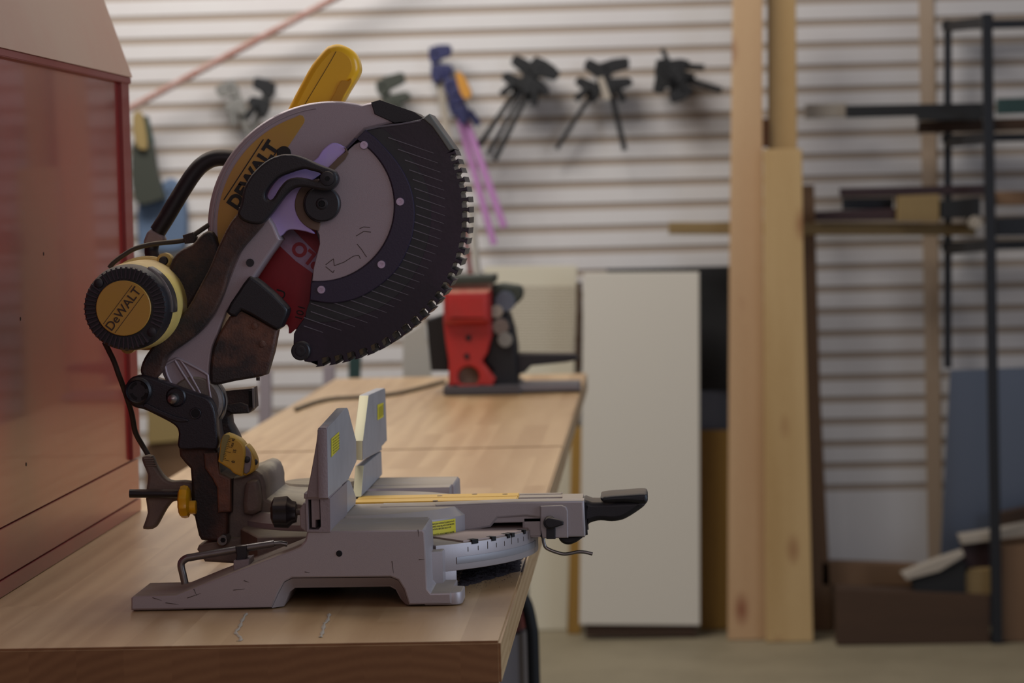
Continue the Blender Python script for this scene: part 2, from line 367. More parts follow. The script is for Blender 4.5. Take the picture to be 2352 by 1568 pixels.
# glossy side panel recessed behind trims
box('side_panel', (XB-.014, 2.0, HB+.074), (XB-.004, YBF, ZT), M_['red'], r, 0)
box('lower_panel', (XB-.013, 2.0, HB+.019), (XB-.002, YBF, HB+.0725), M_['red'], r, .0006)
box('base_rail', (XB-.013, 2.0, HB+.0005), (XB, YBF, HB+.0178), M_['red'], r, .0006)
box('edge_trim', (XB-.012, YBF-.055, HB+.075), (XB+.001, YBF+.002, ZT-.001), M_['redtrim'], r, .0015)
box('top_trim', (XB-.012, 2.0, ZT-.009), (XB+.004, YBF+.002, ZT), M_['redtrim'], r, .001)
box('back_panel', (XB-.35, YBF-.012, HB+.0005), (XB-.0145, YBF, ZT), M_['red'], r, 0)
sl = atY(228, 0, YBF); dirv = (Vector((sl.x-XB, 0, sl.z-ZT))).normalized(); ln = .34
a = Vector((XB+.006, 0, ZT)); b_ = a+dirv*ln
prismW('sloping_top', [(a.x, a.z), (b_.x, b_.z), (b_.x-.016, b_.z), (a.x-.016, a.z)], 2.0, YBF+.004, M_['peach'], r, .001, label='pale peach sloping panel')
for (px, py) in ((100, 583), (47, 732), (60, 1066)):
    q = atX(px, py, XB-.004); lathe('rivet_hole', [(.0022, 0), (.0022, .0008)], (XB-.0045, q.y, q.z), 'X', M_['dark'], r, 12)

# ================================================================== MITRE SAW
SAW = root('mitre_saw', (atY(700, 1380, 3.0).x, 3.0, HB), 'grey and yellow compound mitre saw with raised red blade on the near bench', 'power saw')
YN, YC, YFAR = 2.803, 3.07, 3.34
zt = atY(975, 1216, YN).z
X0 = atY(759, 1220, YN).x
def A(px, py, Y): return atY(px, py, Y)
print('zt', zt-HB, 'X0', X0, 'scale rim z', A(1237, 1203, YC).z-HB, A(1237, 1262, YC).z-HB, 'rim r', A(1237, 1203, YC).x-X0, 'blade r', A(764+266, 520, YC).x-A(764, 520, YC).x)
# ---- near base wing: front outline chamfers back to the inner arch
body = [(301, 1401), (301, 1373), (306, 1369), (403, 1367), (474, 1338), (567, 1302), (671, 1263), (690, 1254), (701, 1240), (705, 1223), (707, 1219), (970, 1216), (976, 1222), (980, 1300), (982, 1352), (990, 1362), (1034, 1361), (1036, 1364), (1036, 1386)]
arch_o = [(939, 1389), (928, 1354), (914, 1332), (897, 1325), (671, 1327), (653, 1336), (639, 1362), (624, 1395)]
arch_i = [(928, 1390), (917, 1378), (906, 1357), (893, 1350), (674, 1353), (662, 1362), (655, 1380), (649, 1395)]
def wing(name, Yf, Yb):
    d = 1 if Yb > Yf else -1
    W3 = lambda P: [(lambda q: (q.x, max(q.z, HB+.0008)))(A(p[0], p[1], YN)) for p in P]
    B_, O_, I_ = W3(body), W3(arch_o), W3(arch_i)
    bm = bmesh.new(); mp = lambda a, b, c: Vector((a, c, b))
    for poly, y0, y1, bv in ((B_+O_, Yf, Yf+d*.012, .0018), (B_+I_, Yf+d*.0118, Yb, .0018)):
        me = cut([poly], min(y0, y1), max(y0, y1), mp, bv)
        bm.from_mesh(me); bpy.data.meshes.remove(me)
    pr = None
    for o_, i_ in zip(O_, I_):
        a = bm.verts.new((o_[0], Yf+d*.0022, o_[1]-.0006)); b = bm.verts.new((i_[0], Yf+d*.0135, i_[1]-.0004))
        if pr: bm.faces.new((pr[0], a, b, pr[1]))
        pr = (a, b)
    return auto(link_bm(name, bm, M_['cast'], SAW), 40, 1)
BASE = wing('base_wing', YN, YN+.10)
wing('base_wing', YFAR, YFAR-.09)
xr = A(975, 1216, YN).x
cyl('mounting_hole', A(779, 1271, YN-.0005)-Vector((0, .0004, 0)), 'Y', .0033, .002, M_['dark'], BASE)
for (x1, y1, x2, y2) in ((430, 1373, 462, 1362), (560, 1333, 572, 1337), (900, 1288, 904, 1317), (962, 1285, 975, 1284), (960, 1216, 962, 1233), (350, 1372, 372, 1379), (536, 1355, 562, 1352), (700, 1313, 712, 1315), (380, 1384, 410, 1388), (445, 1352, 452, 1368)):
    p, q = A(x1, y1, YN-.0003), A(x2, y2, YN-.0003); d = (q-p).normalized(); u = Vector((-d.z, 0, d.x))*.0004
    bm = bmesh.new(); bm.faces.new([bm.verts.new(v) for v in (p-u, q-u*.3, q+u*.3, p+u)])
    link_bm('scratch', bm, M_['inkb'], BASE)
# central body joining the wings behind the table
prismZ('base_body', [(X0-.09, YN+.095), (X0+.0, YN+.095), (xr-.01, YN+.095), (xr-.005, YFAR-.088), (X0-.09, YFAR-.088), (X0-.12, YC+.09), (X0-.12, YC-.09)], HB+.012, zt-.016, M_['castdk'], SAW, .003)
# wing top decks beside the turntable (level with the table)
RT = .135; XC = X0
def deck(ya, yb, near):
    P = []
    for i in range(13):
        x = XC+(xr-XC-.004)*i/12; dx = x-XC; e = math.sqrt(max((RT+.002)**2-dx*dx, 0)) if dx < RT+.002 else 0
        P.append((x, (min(yb, YC-e) if near else max(ya, YC+e))))
    o = yb if near else ya
    far = ya if near else yb
    return [(XC-.03, far), (xr-.003, far)]+[(min(p[0], xr-.003), p[1]) for p in reversed(P)]+[(XC-.03, YC-.14 if near else YC+.14)]
prismZ('wing_deck', deck(YN+.06, YN+.118, True), zt-.014, zt-.0004, M_['cast'], SAW, .0015)
prismZ('wing_deck', deck(YFAR-.118, YFAR-.05, False), zt-.014, zt-.0004, M_['cast'], SAW, .0015)
# turntable disc with wide chamfer
lathe('turntable', [(RT-.004, 0), (RT, .004), (RT, zt-HB-.010-.022), (RT-.010, zt-HB-.0005-.022)], (XC, YC, HB+.022), 'Z', M_['cast'], SAW, 96)
# ---- curved scale quadrant
RS = .203
zs1 = A(1237, 1203, YC).z; zs0 = A(1237, 1262, YC).z
def sector(r0, r1, a0, a1, n=40): return [(XC+r1*math.cos(math.radians(a0+(a1-a0)*i/n)), YC+r1*math.sin(math.radians(a0+(a1-a0)*i/n))) for i in range(n+1)]+[(XC+r0*math.cos(math.radians(a1+(a0-a1)*i/n)), YC+r0*math.sin(math.radians(a1+(a0-a1)*i/n))) for i in range(n+1)]
Q = prismZ('scale_quadrant', sector(.128, RS, -60, 60), zs0, zs1, M_['cast'], SAW, .0012)
prismZ('quadrant_leg', sector(.15, RS-.001, -61, -53, 10), HB+.001, zs0+.004, M_['cast'], SAW, .0015)
prismZ('quadrant_leg', sector(.15, RS-.001, 55, 61, 10), HB+.001, zs0+.004, M_['cast'], SAW, .0015)
prismZ('quadrant_web', [(xr-.025, YN+.06), (xr+.012, YN+.075), (XC+RS*math.cos(math.radians(57)), YC-RS*math.sin(math.radians(57))), (XC+.15*math.cos(math.radians(60)), YC-.15*math.sin(math.radians(60)))], HB+.001, zs1-.004, M_['cast'], SAW, .002)
prismZ('scale_plate', sector(.14, RS-.002, -50, 50), zs1, zs1+.002, mat('scale_plate', 'a08c84', .6, .2, dust='9c8a80', dust_amt=.6), SAW, .0004)
bm = bmesh.new()
for adeg, wdt in ((-46, 4.2), (-38, 3.2), (-30.5, 2.6), (-28, 3.0), (-20, 2.6), (-12, 2.4), (-5, 2), (5, 2), (15, 2.5), (22.5, 2.5), (31.6, 2.5), (45, 3.5)):
    ra = math.radians(adeg); c = Vector((XC+(RS-.0035)*math.cos(ra), YC+(RS-.0035)*math.sin(ra), zs1-.0012))
    bm = bmesh.new(); bmbox(bm, (c.x-.0045, c.y-wdt*.0010, c.z-.0012), (c.x+.0045, c.y+wdt*.0010, c.z+.0034), Matrix.Rotation(ra, 3, 'Z'))
    link_bm('detent_notch', bm, M_['dark'], Q)
bm = bmesh.new()
for adeg in range(-50, 51, 4):
    ra = math.radians(adeg+1.3); c = Vector((XC+(RS+.0001)*math.cos(ra), YC+(RS+.0001)*math.sin(ra), zs1-.010))
    h = .005 if adeg % 3 else .008
    bmbox(bm, (c.x-.0002, c.y-.0003, c.z), (c.x+.0002, c.y+.0003, c.z+h), Matrix.Rotation(ra, 3, 'Z'))
link_bm('scale_ticks', bm, M_['inkb'], Q)
prismZ('quadrant_band', sector(RS-.002, RS+.0008, -53, -8, 30), zs0+.007, zs0+.0145, mat('brushed_band', '8f8c8e', .5, .3), Q, .0003)
# round foot
F1 = A(1050, 1386, YN)
prismZ('foot', [(F1.x-.034, YN+.003)]+[(F1.x-.006+.011*math.cos(math.radians(t)), YN+.014+.011*math.sin(math.radians(t))) for t in range(-90, 1, 15)]+[(F1.x+.005, YN+.05), (F1.x-.02, YN+.062), (F1.x-.034, YN+.062)], HB+.001, A(1046, 1361, YN).z, M_['cast'], SAW, .0015)
prismZ('foot', [(F1.x-.034, YFAR-.062), (F1.x-.034, YFAR-.002), (F1.x, YFAR-.002), (F1.x, YFAR-.062)], HB+.001, A(1046, 1361, YN).z, M_['cast'], SAW, .0015)
F0 = A(301, 1401, YN)
prismZ('foot', [(F0.x+.001, YN+.002), (F0.x+.055, YN+.002), (F0.x+.055, YN+.065), (F0.x+.001, YN+.065)], HB+.001, A(306, 1372, YN).z+.0006, M_['cast'], SAW, .0015)

# ---- mitre arm with trough and kerf plate
YA0, YA1 = YC-.052, YC+.052
xe = A(1341, 1190, YA0).x
ARM = prism('mitre_arm', [(1000, 1158), (1180, 1151), (1341, 1149), (1344, 1232), (1246, 1236), (1241, 1190), (1208, 1186), (1143, 1190), (1127, 1210), (1058, 1223), (1000, 1223)], YA0, YA0+.028, M_['cast'], SAW, .0025)
zk = zt
box('mitre_arm', (A(1200, 1200, YA0).x, YA0+.002, A(1240, 1234, YA0).z), (xe-.001, YA1, zt-.014), M_['cast'], SAW, .002)
box('mitre_arm', (XC+.09, YA1-.03, zt-.036), (xe, YA1, zt-.0005), M_['cast'], SAW, .002)
xke = atZ(1191, 1141, zt).x; xte = atZ(1288, 1141, zt).x
box('arm_end', (xte, YA0+.004, zt-.03), (xe, YA1-.002, zt), M_['cast'], SAW, .002)
prism('arm_end', [(1241, 1162), (1290, 1160), (1300, 1164), (1304, 1172), (1305, 1235), (1246, 1236), (1241, 1213)], YA0-.004, YA0+.004, M_['cast'], SAW, .0012)
k0, k1 = atZ(1190, 1149, zt).y, atZ(1190, 1133.5, zt).y
km = (k0+k1)/2
for ya, yb in ((k0, km-.0012), (km+.0012, k1)):
    o = box('kerf_plate', (X0-.004, ya, zt-.004), (xke, yb, zt+.0012), M_['yelk'], SAW, .001, label='yellow kerf insert strip')
box('trough_floor', (X0, k0-.003, zt-.012), (xte, k1+.003, zt-.0045), M_['castdk'], SAW, 0)
box('table_rail', (X0+.03, YA0+.002, zt-.02), (xte, k0-.0008, zt+.0002), M_['cast'], SAW, .0008)
box('table_rail', (X0+.03, k1+.0008, zt-.02), (xte, YA1-.001, zt+.0002), M_['cast'], SAW, .0008)
for px, py in ((1090, 1135), (1075, 1155), (1010, 1139), (1000, 1150), (1160, 1135), (1165, 1148)):
    q = atZ(px, py, zt+.001); lathe('kerf_screw', [(.0034, 0), (.003, .0009)], (q.x, q.y, zt+.0006), 'Z', M_['tan'], SAW, 16)
# yellow warning label wrapped on the turntable skirt
def on_skirt(px, py, rr=RT):
    d = ray(px, py); ax, ay = d.x, d.y; ox, oy = CAM.x-XC, CAM.y-YC
    aa = ax*ax+ay*ay; bb = 2*(ox*ax+oy*ay); cc = ox*ox+oy*oy-rr*rr; disc = bb*bb-4*aa*cc
    if disc < 0: disc = 0
    t = (-bb-math.sqrt(disc))/(2*aa); return CAM+d*t
la, lb = on_skirt(968, 1195), on_skirt(1045, 1190)
t0 = math.atan2(la.y-YC, la.x-XC); t1 = math.atan2(lb.y-YC, lb.x-XC); zl1 = lb.z; zl0 = on_skirt(1045, 1238).z
bm = bmesh.new(); pr = None
for i in range(17):
    t = t0+(t1-t0)*i/16; rr = RT+.0006
    a = bm.verts.new((XC+rr*math.cos(t), YC+rr*math.sin(t), zl0)); b = bm.verts.new((XC+rr*math.cos(t), YC+rr*math.sin(t), zl1))
    if pr: bm.faces.new((pr[0], a, b, pr[1]))
    pr = (a, b)
LAB = link_bm('warning_label', bm, M_['label'], SAW, label='yellow warning label with black lettering')
lines = ['DO NOT OPERATE SAW WITHOUT GUARDS IN PLACE', 'CHECK GUARD AND BLADE FOR PROPER', 'OPERATION BEFORE EACH USE', '', 'ALWAYS TIGHTEN ADJUSTMENT KNOBS', 'BEFORE USE. KEEP HANDS OUT OF PATH', 'OF SAW BLADE. WEAR EYE PROTECTION']
wlab = abs(t1-t0)*RT; hlab = zl1-zl0
for i, s in enumerate(lines):
    if not s: continue
    me = text_mesh(s, hlab*.105, .00003, 0); w_ = max(v.co.x for v in me.vertices)-min(v.co.x for v in me.vertices)
    k = min(1, wlab*.9/max(w_, 1e-6))
    zc = zl1-hlab*(.12+.128*i)
    for v in me.vertices:
        t = (t0+t1)/2+v.co.x*k/RT; rr = RT+.0009
        v.co = Vector((XC+rr*math.cos(t), YC+rr*math.sin(t), zc+v.co.y))
    link('lettering', me, M_['ink'], LAB)

# ---- arm end controls
yk = YA0-.004
cyl('detent_knob', A(1262, 1201, yk-.012), 'Y', .0068, .014, M_['black'], SAW, .002)
prism('detent_lever', smoothpoly([(1256, 1190), (1268, 1190), (1292, 1196), (1294, 1203), (1292, 1206), (1272, 1212), (1258, 1212), (1250, 1201)], 3), yk-.014, yk-.008, M_['black'], SAW, .0015)
rectY('knob_stem', 1255, 1210, 1276, 1238, yk-.003, .006, M_['black'], SAW)
prism('latch_housing', smoothpoly([(1286, 1232), (1290, 1246), (1305, 1251), (1320, 1247), (1334, 1238), (1338, 1230)], 3), YC-.03, YC+.02, M_['black'], SAW, .003)
tube('detent_strap', [A(x, y, YC-.035) for x, y in ((1247, 1230), (1249, 1245), (1253, 1256), (1262, 1262), (1278, 1268), (1295, 1272), (1312, 1270), (1328, 1267), (1345, 1268), (1361, 1272))], .0019, M_['steel'], SAW)
prism('latch_plate', [(1240, 1208), (1250, 1208), (1252, 1236), (1244, 1236), (1240, 1230)], YC-.05, YC+.0, M_['black'], SAW, .001)
HN = prism('mitre_handle', smoothpoly([(1338, 1152), (1360, 1152), (1384, 1152), (1430, 1150), (1482, 1148), (1486, 1153), (1478, 1164), (1462, 1176), (1443, 1188), (1427, 1195), (1405, 1198), (1379, 1196), (1360, 1200), (1351, 1206), (1347, 1226), (1338, 1231)], 3), YC-.024, YC+.024, M_['black'], SAW, .006)
prism('handle_pad', smoothpoly([(1379, 1144), (1392, 1139), (1430, 1136), (1478, 1133), (1487, 1139), (1487, 1152), (1478, 1156), (1430, 1153), (1390, 1154)], 4), YC-.03, YC+.03, M_['black'], HN, .004)

# ---- fences (right face on the plane X = X0)
def fence(upper, lower, tabs=None): pass
LF = prismX('lower_fence', [(759, 1221), (758, 1147), (802, 1102), (806, 1106), (818, 1141), (817, 1157)], X0-.010, X0, M_['fence'], SAW, .0008)
LF2 = prismX('lower_fence', [(830, 1140), (836, 1069), (876, 1036), (878, 1090)], X0-.010, X0, M_['fence'], SAW, .0008)
UF1 = prismX('upper_fence', [(754, 1143), (752, 986), (755, 981), (794, 937), (798, 936), (800, 940), (818, 1010), (819, 1060), (801, 1100)], X0-.010, X0+.0004, M_['fence'], SAW, .0008)
UF2 = prismX('upper_fence', [(834, 1056), (834, 1012), (847, 908), (849, 906), (883, 891), (885, 893), (889, 1012), (877, 1025), (877, 1034)], X0-.011, X0+.0004, M_['fence'], SAW, .0008)
# painted rear bodies of the fences, seen end-on
FE = prism('fence_end_body', [(704, 1143), (706, 1128), (718, 1065), (727, 1013), (730, 984), (733, 981), (749, 981), (752, 986), (755, 1143)], YN-.004, YN+.07, M_['fencend'], SAW, .001)
prism('fence_lip', [(698, 1133), (756, 1136), (756, 1146), (698, 1145)], YN-.003, YN+.12, M_['fencend'], SAW, .001)
prism('fence_channel', [[(701, 1142), (758, 1144), (759, 1222), (737, 1222), (704, 1221)], [(707, 1147), (735, 1147), (737, 1209), (731, 1216), (709, 1216)]], YN-.002, YN+.16, M_['fencend'], SAW, .0002)
prism('slide_block', [(714, 1145), (734, 1145), (735, 1193), (725, 1194), (725, 1212), (716, 1211)], YN+.001, YN+.15, M_['fencend'], SAW, .0008)
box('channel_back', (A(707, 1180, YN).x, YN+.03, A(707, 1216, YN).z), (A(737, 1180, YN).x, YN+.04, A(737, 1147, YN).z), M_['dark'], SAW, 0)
prism('fence_bracket', [(688, 1170), (697, 1155), (702, 1155), (704, 1222), (690, 1212)], YN+.0, YN+.03, M_['fencend'], SAW, .001)
def near_edge(o, m, only_bevel=False):      # the end edge of the plate has its own finish
    o.data.materials.append(m); k = len(o.data.materials)-1
    for p in o.data.polygons:
        if p.normal.y < -.35 and abs(p.normal.x) < .6 and (not only_bevel or p.normal.z > .25): p.material_index = k
near_edge(LF2, M_['machined']); near_edge(UF2, M_['fencend']); near_edge(UF2, M_['machined'], True); near_edge(UF1, M_['fencend'])
fa = atX(834, 1012, X0)
prism('fence_end_body', [(818, 1014), (832, 1018), (832, 1057), (816, 1056)], fa.y+.003, fa.y+.1, M_['fencend'], SAW, .0008)
for P in ([(761, 1007), (779, 991), (779, 1031), (761, 1050)], [(867, 929), (881, 924), (881, 957), (867, 965)]):
    bm = bmesh.new(); vs = []
    for p in P: q = atX(*p, X0+.0008); vs.append(bm.verts.new(q))
    bm.faces.new(vs); FL = link_bm('fence_label', bm, M_['label'], SAW, label='small yellow label')
    q0, q1 = atX(*P[3], X0), atX(*P[1], X0)
    for i in range(6):
        z = q1.z+(q0.z-q1.z)*(.14+.14*i); me = text_mesh('KEEP FENCE CLEAR', .0020, 0, 0)
        w_ = max(v.co.x for v in me.vertices)-min(v.co.x for v in me.vertices); k = (q1.y-q0.y)*.8/w_
        yc = (q0.y+q1.y)/2
        for v in me.vertices: v.co = Vector((X0+.0012, yc+v.co.x*k, z+v.co.y))
        link('lettering', me, M_['ink'], FL)
# lock knob behind the fence
kc = A(652, 1176, YN+.03)
lathe('fence_lock_knob', [(.009, -.013), (.0145, -.010), (.0155, .004), (.011, .009), (.010, .013)], kc, 'X', M_['black'], SAW, 48, lob=(6, .09))
cyl('knob_shaft', kc+Vector((.012, 0, 0)), 'X', .0035, .012, M_['castdk'], SAW)
# drum at the back of the base
dq = A(720, 1104, 3.2)
cyl('pivot_drum', (A(645, 1104, 3.2).x+.047, 3.2, HB+.03), 'Z', .047, dq.z-HB-.03, M_['castdk'], SAW, .005, 64)

# ---- rear tower
prism('tower_casting', smoothpoly([(522, 1182), (523, 1110), (531, 1098), (557, 1092), (583, 1082), (602, 1091), (611, 1118), (613, 1145), (640, 1152), (700, 1160), (703, 1215), (690, 1252), (600, 1285), (560, 1290), (523, 1262)], 2), 3.0, 3.16, M_['castdk'], SAW, .004)
prism('tower_casting', smoothpoly([(566, 1108), (590, 1104), (597, 1130), (598, 1174), (560, 1180), (560, 1130)], 2), 2.985, 3.02, M_['castdk'], SAW, .005)
prism('tower_foot', [(452, 1262), (456, 1252), (530, 1236), (575, 1232), (700, 1250), (690, 1268), (560, 1295), (470, 1290)], 2.99, 3.15, M_['castdk'], SAW, .003)
lathe('bevel_bolt', [(.0052, -.004), (.0062, -.003), (.0062, .02)], A(512, 1240, 2.975), 'Y', M_['steel'], SAW, 24)
lathe('bolt_socket', [(.003, 0), (.003, .001)], A(512, 1240, 2.9705), 'Y', M_['dark'], SAW, 6)
prism('bevel_housing', [(410, 1026), (413, 1048), (424, 1062), (437, 1076), (440, 1115), (442, 1163), (448, 1194), (456, 1230), (462, 1240), (500, 1243), (522, 1232), (522, 1180), (531, 1177), (532, 1100), (500, 1090), (498, 1036), (490, 1026)], 2.985, 3.10, M_['dusty'], SAW, .003)
prism('housing_ridge', [(467, 1040), (500, 1040), (501, 1062), (504, 1088), (529, 1100), (530, 1175), (500, 1178), (498, 1120), (488, 1100), (470, 1075)], 2.979, 2.99, M_['dusty2'], SAW, .002)
BR = prism('pivot_bracket', [smoothpoly([(288, 885), (300, 868), (318, 862), (340, 864), (372, 876), (417, 893), (455, 906), (476, 914), (488, 930), (494, 952), (497, 985), (498, 1030), (460, 1031), (411, 1031), (410, 997), (405, 981), (389, 969), (362, 955), (333, 941), (308, 934), (290, 916), (285, 900)], 3), arcpx(449, 949, 9, 0, 345, 20)], 2.972, 2.995, M_['blackp'], SAW, .0022)
prism('bracket_web', smoothpoly([(300, 872), (330, 868), (417, 896), (470, 914), (486, 935), (494, 990), (494, 1028), (414, 1028), (412, 990), (390, 965), (330, 938), (300, 930)], 2), 2.994, 3.05, M_['dusty'], SAW, .002)
prism('bracket_rim', [smoothpoly([(330, 935), (362, 950), (405, 968), (430, 968), (428, 962), (400, 955), (360, 938), (335, 926)], 3)], 2.969, 2.974, M_['blackp'], BR, .001)
lathe('pivot_cap', [(.0150, 0), (.0150, -.004), (.0125, -.006), (.0115, -.004), (.0115, -.003)], A(318, 898, 2.972), 'Y', M_['black'], BR, 40)
for k in range(4):
    a0 = k*90+15; q = A(318, 898, 2.966)
    ps = [(q.x+rr*math.cos(math.radians(t)), q.z+rr*math.sin(math.radians(t))) for rr, rng in ((.0105, range(a0, a0+61, 10)), (.0072, range(a0+60, a0-1, -10))) for t in rng]
    prismW('cap_slot', ps, 2.9685, 2.9695, M_['dark'], BR, .0001)
lathe('pivot_bolt', [(.0015, -.011), (.005, -.009), (.0068, -.005), (.0068, 0)], A(399, 915, 2.972), 'Y', M_['steel'], BR, 32)
lathe('bolt_collar', [(.011, -.003), (.0095, -.005), (.0095, .001)], A(405, 911, 2.973), 'Y', M_['blackp'], BR, 32)
lathe('hole_collar', [(.0058, 0), (.0062, -.001), (.0056, -.0014), (.0046, -.0013), (.0044, .002)], A(449, 949, 2.972), 'Y', M_['blackp'], BR, 32)
lathe('bracket_hole', [(.0043, 0), (.0043, .0006)], A(449, 949, 2.9703), 'Y', M_['dark'], BR, 28)
box('hole_back', (A(436, 949, 2.99).x, 2.9935, A(449, 962, 2.99).z), (A(462, 949, 2.99).x, 2.9945, A(449, 936, 2.99).z), M_['dark'], BR, 0)
for i, (dx, rr) in enumerate(((0, .030), (5, .031), (10, .0315))):
    cyl('torsion_spring', A(447+dx*.9, 925, 3.0+i*.024), 'Y', rr, .017, M_['castdk' if i % 2 == 0 else 'blackp'], SAW, .003, 48)
STP = prism('bevel_stop', [(505, 898), (580, 891), (583, 937), (571, 949), (533, 951), (524, 957), (526, 975), (540, 1000), (546, 1015), (505, 1015)], 3.06, 3.10, M_['dusty'], SAW, .0015)
prism('stop_channel', [(571, 897), (578, 896), (580, 934), (572, 936)], 3.0585, 3.062, M_['dark'], STP, .0003)
prism('stop_edge', [(578, 891), (583, 891), (584, 938), (580, 938)], 3.056, 3.06, M_['steel'], STP, .0003)
prism('stop_lug', [(520, 930), (552, 924), (570, 930), (571, 947), (534, 949), (520, 942)], 3.055, 3.062, M_['dusty2'], STP, .001)
# bevel scale: curved yellow shield
BS = prism('bevel_scale', [smoothpoly([(505, 1020), (510, 1003), (519, 997), (541, 1006), (552, 1013), (561, 1026), (562, 1050), (558, 1078), (556, 1093), (548, 1092), (535, 1086), (528, 1078), (503, 1062), (501, 1056), (504, 1035)], 2)], 2.972, 3.0, M_['yelscale'], SAW, .002, label='yellow bevel angle scale')
prism('scale_side', smoothpoly([(560, 1022), (572, 1029), (581, 1043), (587, 1059), (586, 1078), (574, 1088), (557, 1092), (558, 1060)], 2), 2.982, 3.01, M_['yelscale'], BS, .003)
prism('scale_side_plate', smoothpoly([(560, 1024), (572, 1032), (577, 1052), (573, 1082), (560, 1086), (561, 1050)], 2), 2.979, 2.983, M_['fencend'], BS, .001)
for (px, py, yy) in ((567, 1055, 2.9775), (585, 1061, 2.985)): lathe('scale_screw', [(.0022, -.002), (.0034, -.0015), (.0036, .001)], A(px, py, yy), 'Y', M_['black'], BS, 20)
prism('scale_gauge', smoothpoly([(511, 1004), (519, 998), (528, 1001), (521, 1020), (514, 1048), (512, 1060), (505, 1056), (507, 1030)], 2), 2.9712, 2.973, mat('olive_strip', '8a8048', .5), BS, .0002)
bm = bmesh.new()
for i in range(14):
    t = i/13; p = (512+14*(t**1.6), 1055-50*t); L_ = 15 if i in (0, 5, 8, 13) else (7 if i % 2 else 5)
    a = A(p[0], p[1], 2.9708); b = A(p[0]+L_, p[1]+L_*.22, 2.9708); d = (b-a).normalized(); u = Vector((-d.z, 0, d.x))*.0002
    bm.faces.new([bm.verts.new(v) for v in (a-u, b-u, b+u, a+u)])
link_bm('scale_ticks', bm, M_['ink'], BS)
for s, px, py, sz in (('0', 536, 1060, .0052), ('15', 539, 1036, .0045), ('22.5', 534, 1021, .0028), ('45', 536, 1010, .0035)):
    text('numerals', s, sz, A(px, py, 2.9705), (.28, 0, 1), (-1, 0, .28), M_['ink'], BS, .00008, .9)
# clamp lever, rod, yellow stop knob
CL = prism('bevel_clamp_lever', smoothpoly([(326, 1049), (347, 1048), (355, 1066), (366, 1084), (380, 1100), (397, 1106), (442, 1108), (442, 1150), (408, 1150), (390, 1157), (374, 1180), (360, 1206), (350, 1215), (328, 1215), (330, 1203), (338, 1178), (334, 1146), (336, 1118), (339, 1092), (328, 1066)], 2), 3.0, 3.02, M_['castdk'], SAW, .0035)
for k in range(4):
    p, q = A(331+k*1.5, 1054+k*5, 2.9995), A(351+k*3, 1053+k*5.5, 2.9995); tube('grip_ridge', [p, q], .0008, M_['castdk'], CL, 1)
tube('clamp_rod', [A(298, 1133, 2.99), A(360, 1133, 2.99), A(425, 1134, 2.99)], .0048, M_['black'], SAW, 1)
KN = lathe('stop_knob', [(.013, -.004), (.0165, -.002), (.0175, .002), (.0165, .006), (.013, .008)], A(420, 1152, 2.98), 'X', M_['yel'], SAW, 40, lob=(10, .05), label='yellow override knob')
cyl('knob_neck', A(426, 1165, 2.98), 'X', .0075, .012, M_['yel'], KN)

# ---- head: arm casting with ribs
prism('saw_arm', smoothpoly([(612, 490), (641, 545), (640, 555), (615, 590), (584, 636), (548, 690), (521, 716), (501, 768), (489, 795), (482, 840), (482, 885), (484, 918), (470, 922), (430, 905), (392, 890), (374, 862), (372, 838), (400, 800), (450, 765), (490, 720), (520, 650), (550, 575), (585, 530)], 2), 3.002, 3.045, M_['guard'], SAW, .003)
for P in (((378, 838), (384, 862), (396, 886)), ((378, 838), (400, 826), (414, 826), (470, 856), (477, 864)), ((414, 826), (430, 850), (452, 888), (462, 908)), ((402, 828), (420, 858), (448, 900)), ((477, 864), (480, 890), (484, 914))):
    tube('casting_rib', [A(x, y, 3.001) for x, y in P], .0016, M_['guard'], SAW, 3)
lathe('arm_screw', [(.0045, -.002), (.0035, -.001), (.0035, .004)], A(575, 603, 3.002), 'Y', M_['black'], SAW, 20)
# dark guard lever / arm cover with the long slot
cover = smoothpoly([(772, 398), (764, 390), (731, 377), (692, 360), (664, 354), (637, 357), (609, 371), (579, 399), (560, 432), (553, 467), (545, 490), (556, 506), (578, 514), (600, 514), (614, 500), (626, 486), (640, 467), (659, 443), (678, 431), (703, 430), (736, 437), (758, 436), (772, 424), (776, 410)], 3)
slot = smoothpoly([(736, 399), (715, 392), (695, 388), (664, 397), (637, 409), (615, 434), (609, 449), (615, 459), (627, 455), (642, 431), (659, 413), (681, 407), (703, 410), (730, 416)], 3)
CV = prism('guard_lever', [cover, slot], 2.978, 3.0, mat('smooth_black', '1d1a1d', .5, bump=.2, bscale=700, top_dust='6f6258'), SAW, .003, label='smooth black guard lever')
prism('arm_cover', smoothpoly([(553, 474), (545, 490), (526, 516), (501, 566), (482, 612), (462, 650), (429, 709), (380, 762), (353, 792), (331, 822), (322, 850), (330, 866), (352, 872), (372, 850), (384, 818), (425, 788), (462, 757), (492, 715), (513, 670), (529, 616), (551, 576), (582, 540), (606, 510), (600, 490)], 3), 2.981, 3.0, M_['dusty'], SAW, .003, label='dusty brown-black arm cover')
prism('slot_edge', [(790, 338), (796, 341), (800, 352), (792, 366), (764, 393), (749, 391), (776, 362), (794, 348)], 3.0145, 3.018, M_['tan'], SAW, .0004)
lathe('lever_screw', [(.004, -.0035), (.0075, -.003), (.0082, .001)], A(752, 410, 2.978), 'Y', M_['black'], CV, 28)
lathe('screw_socket', [(.003, 0), (.003, .0006)], A(752, 410, 2.974), 'Y', M_['dark'], CV, 6)
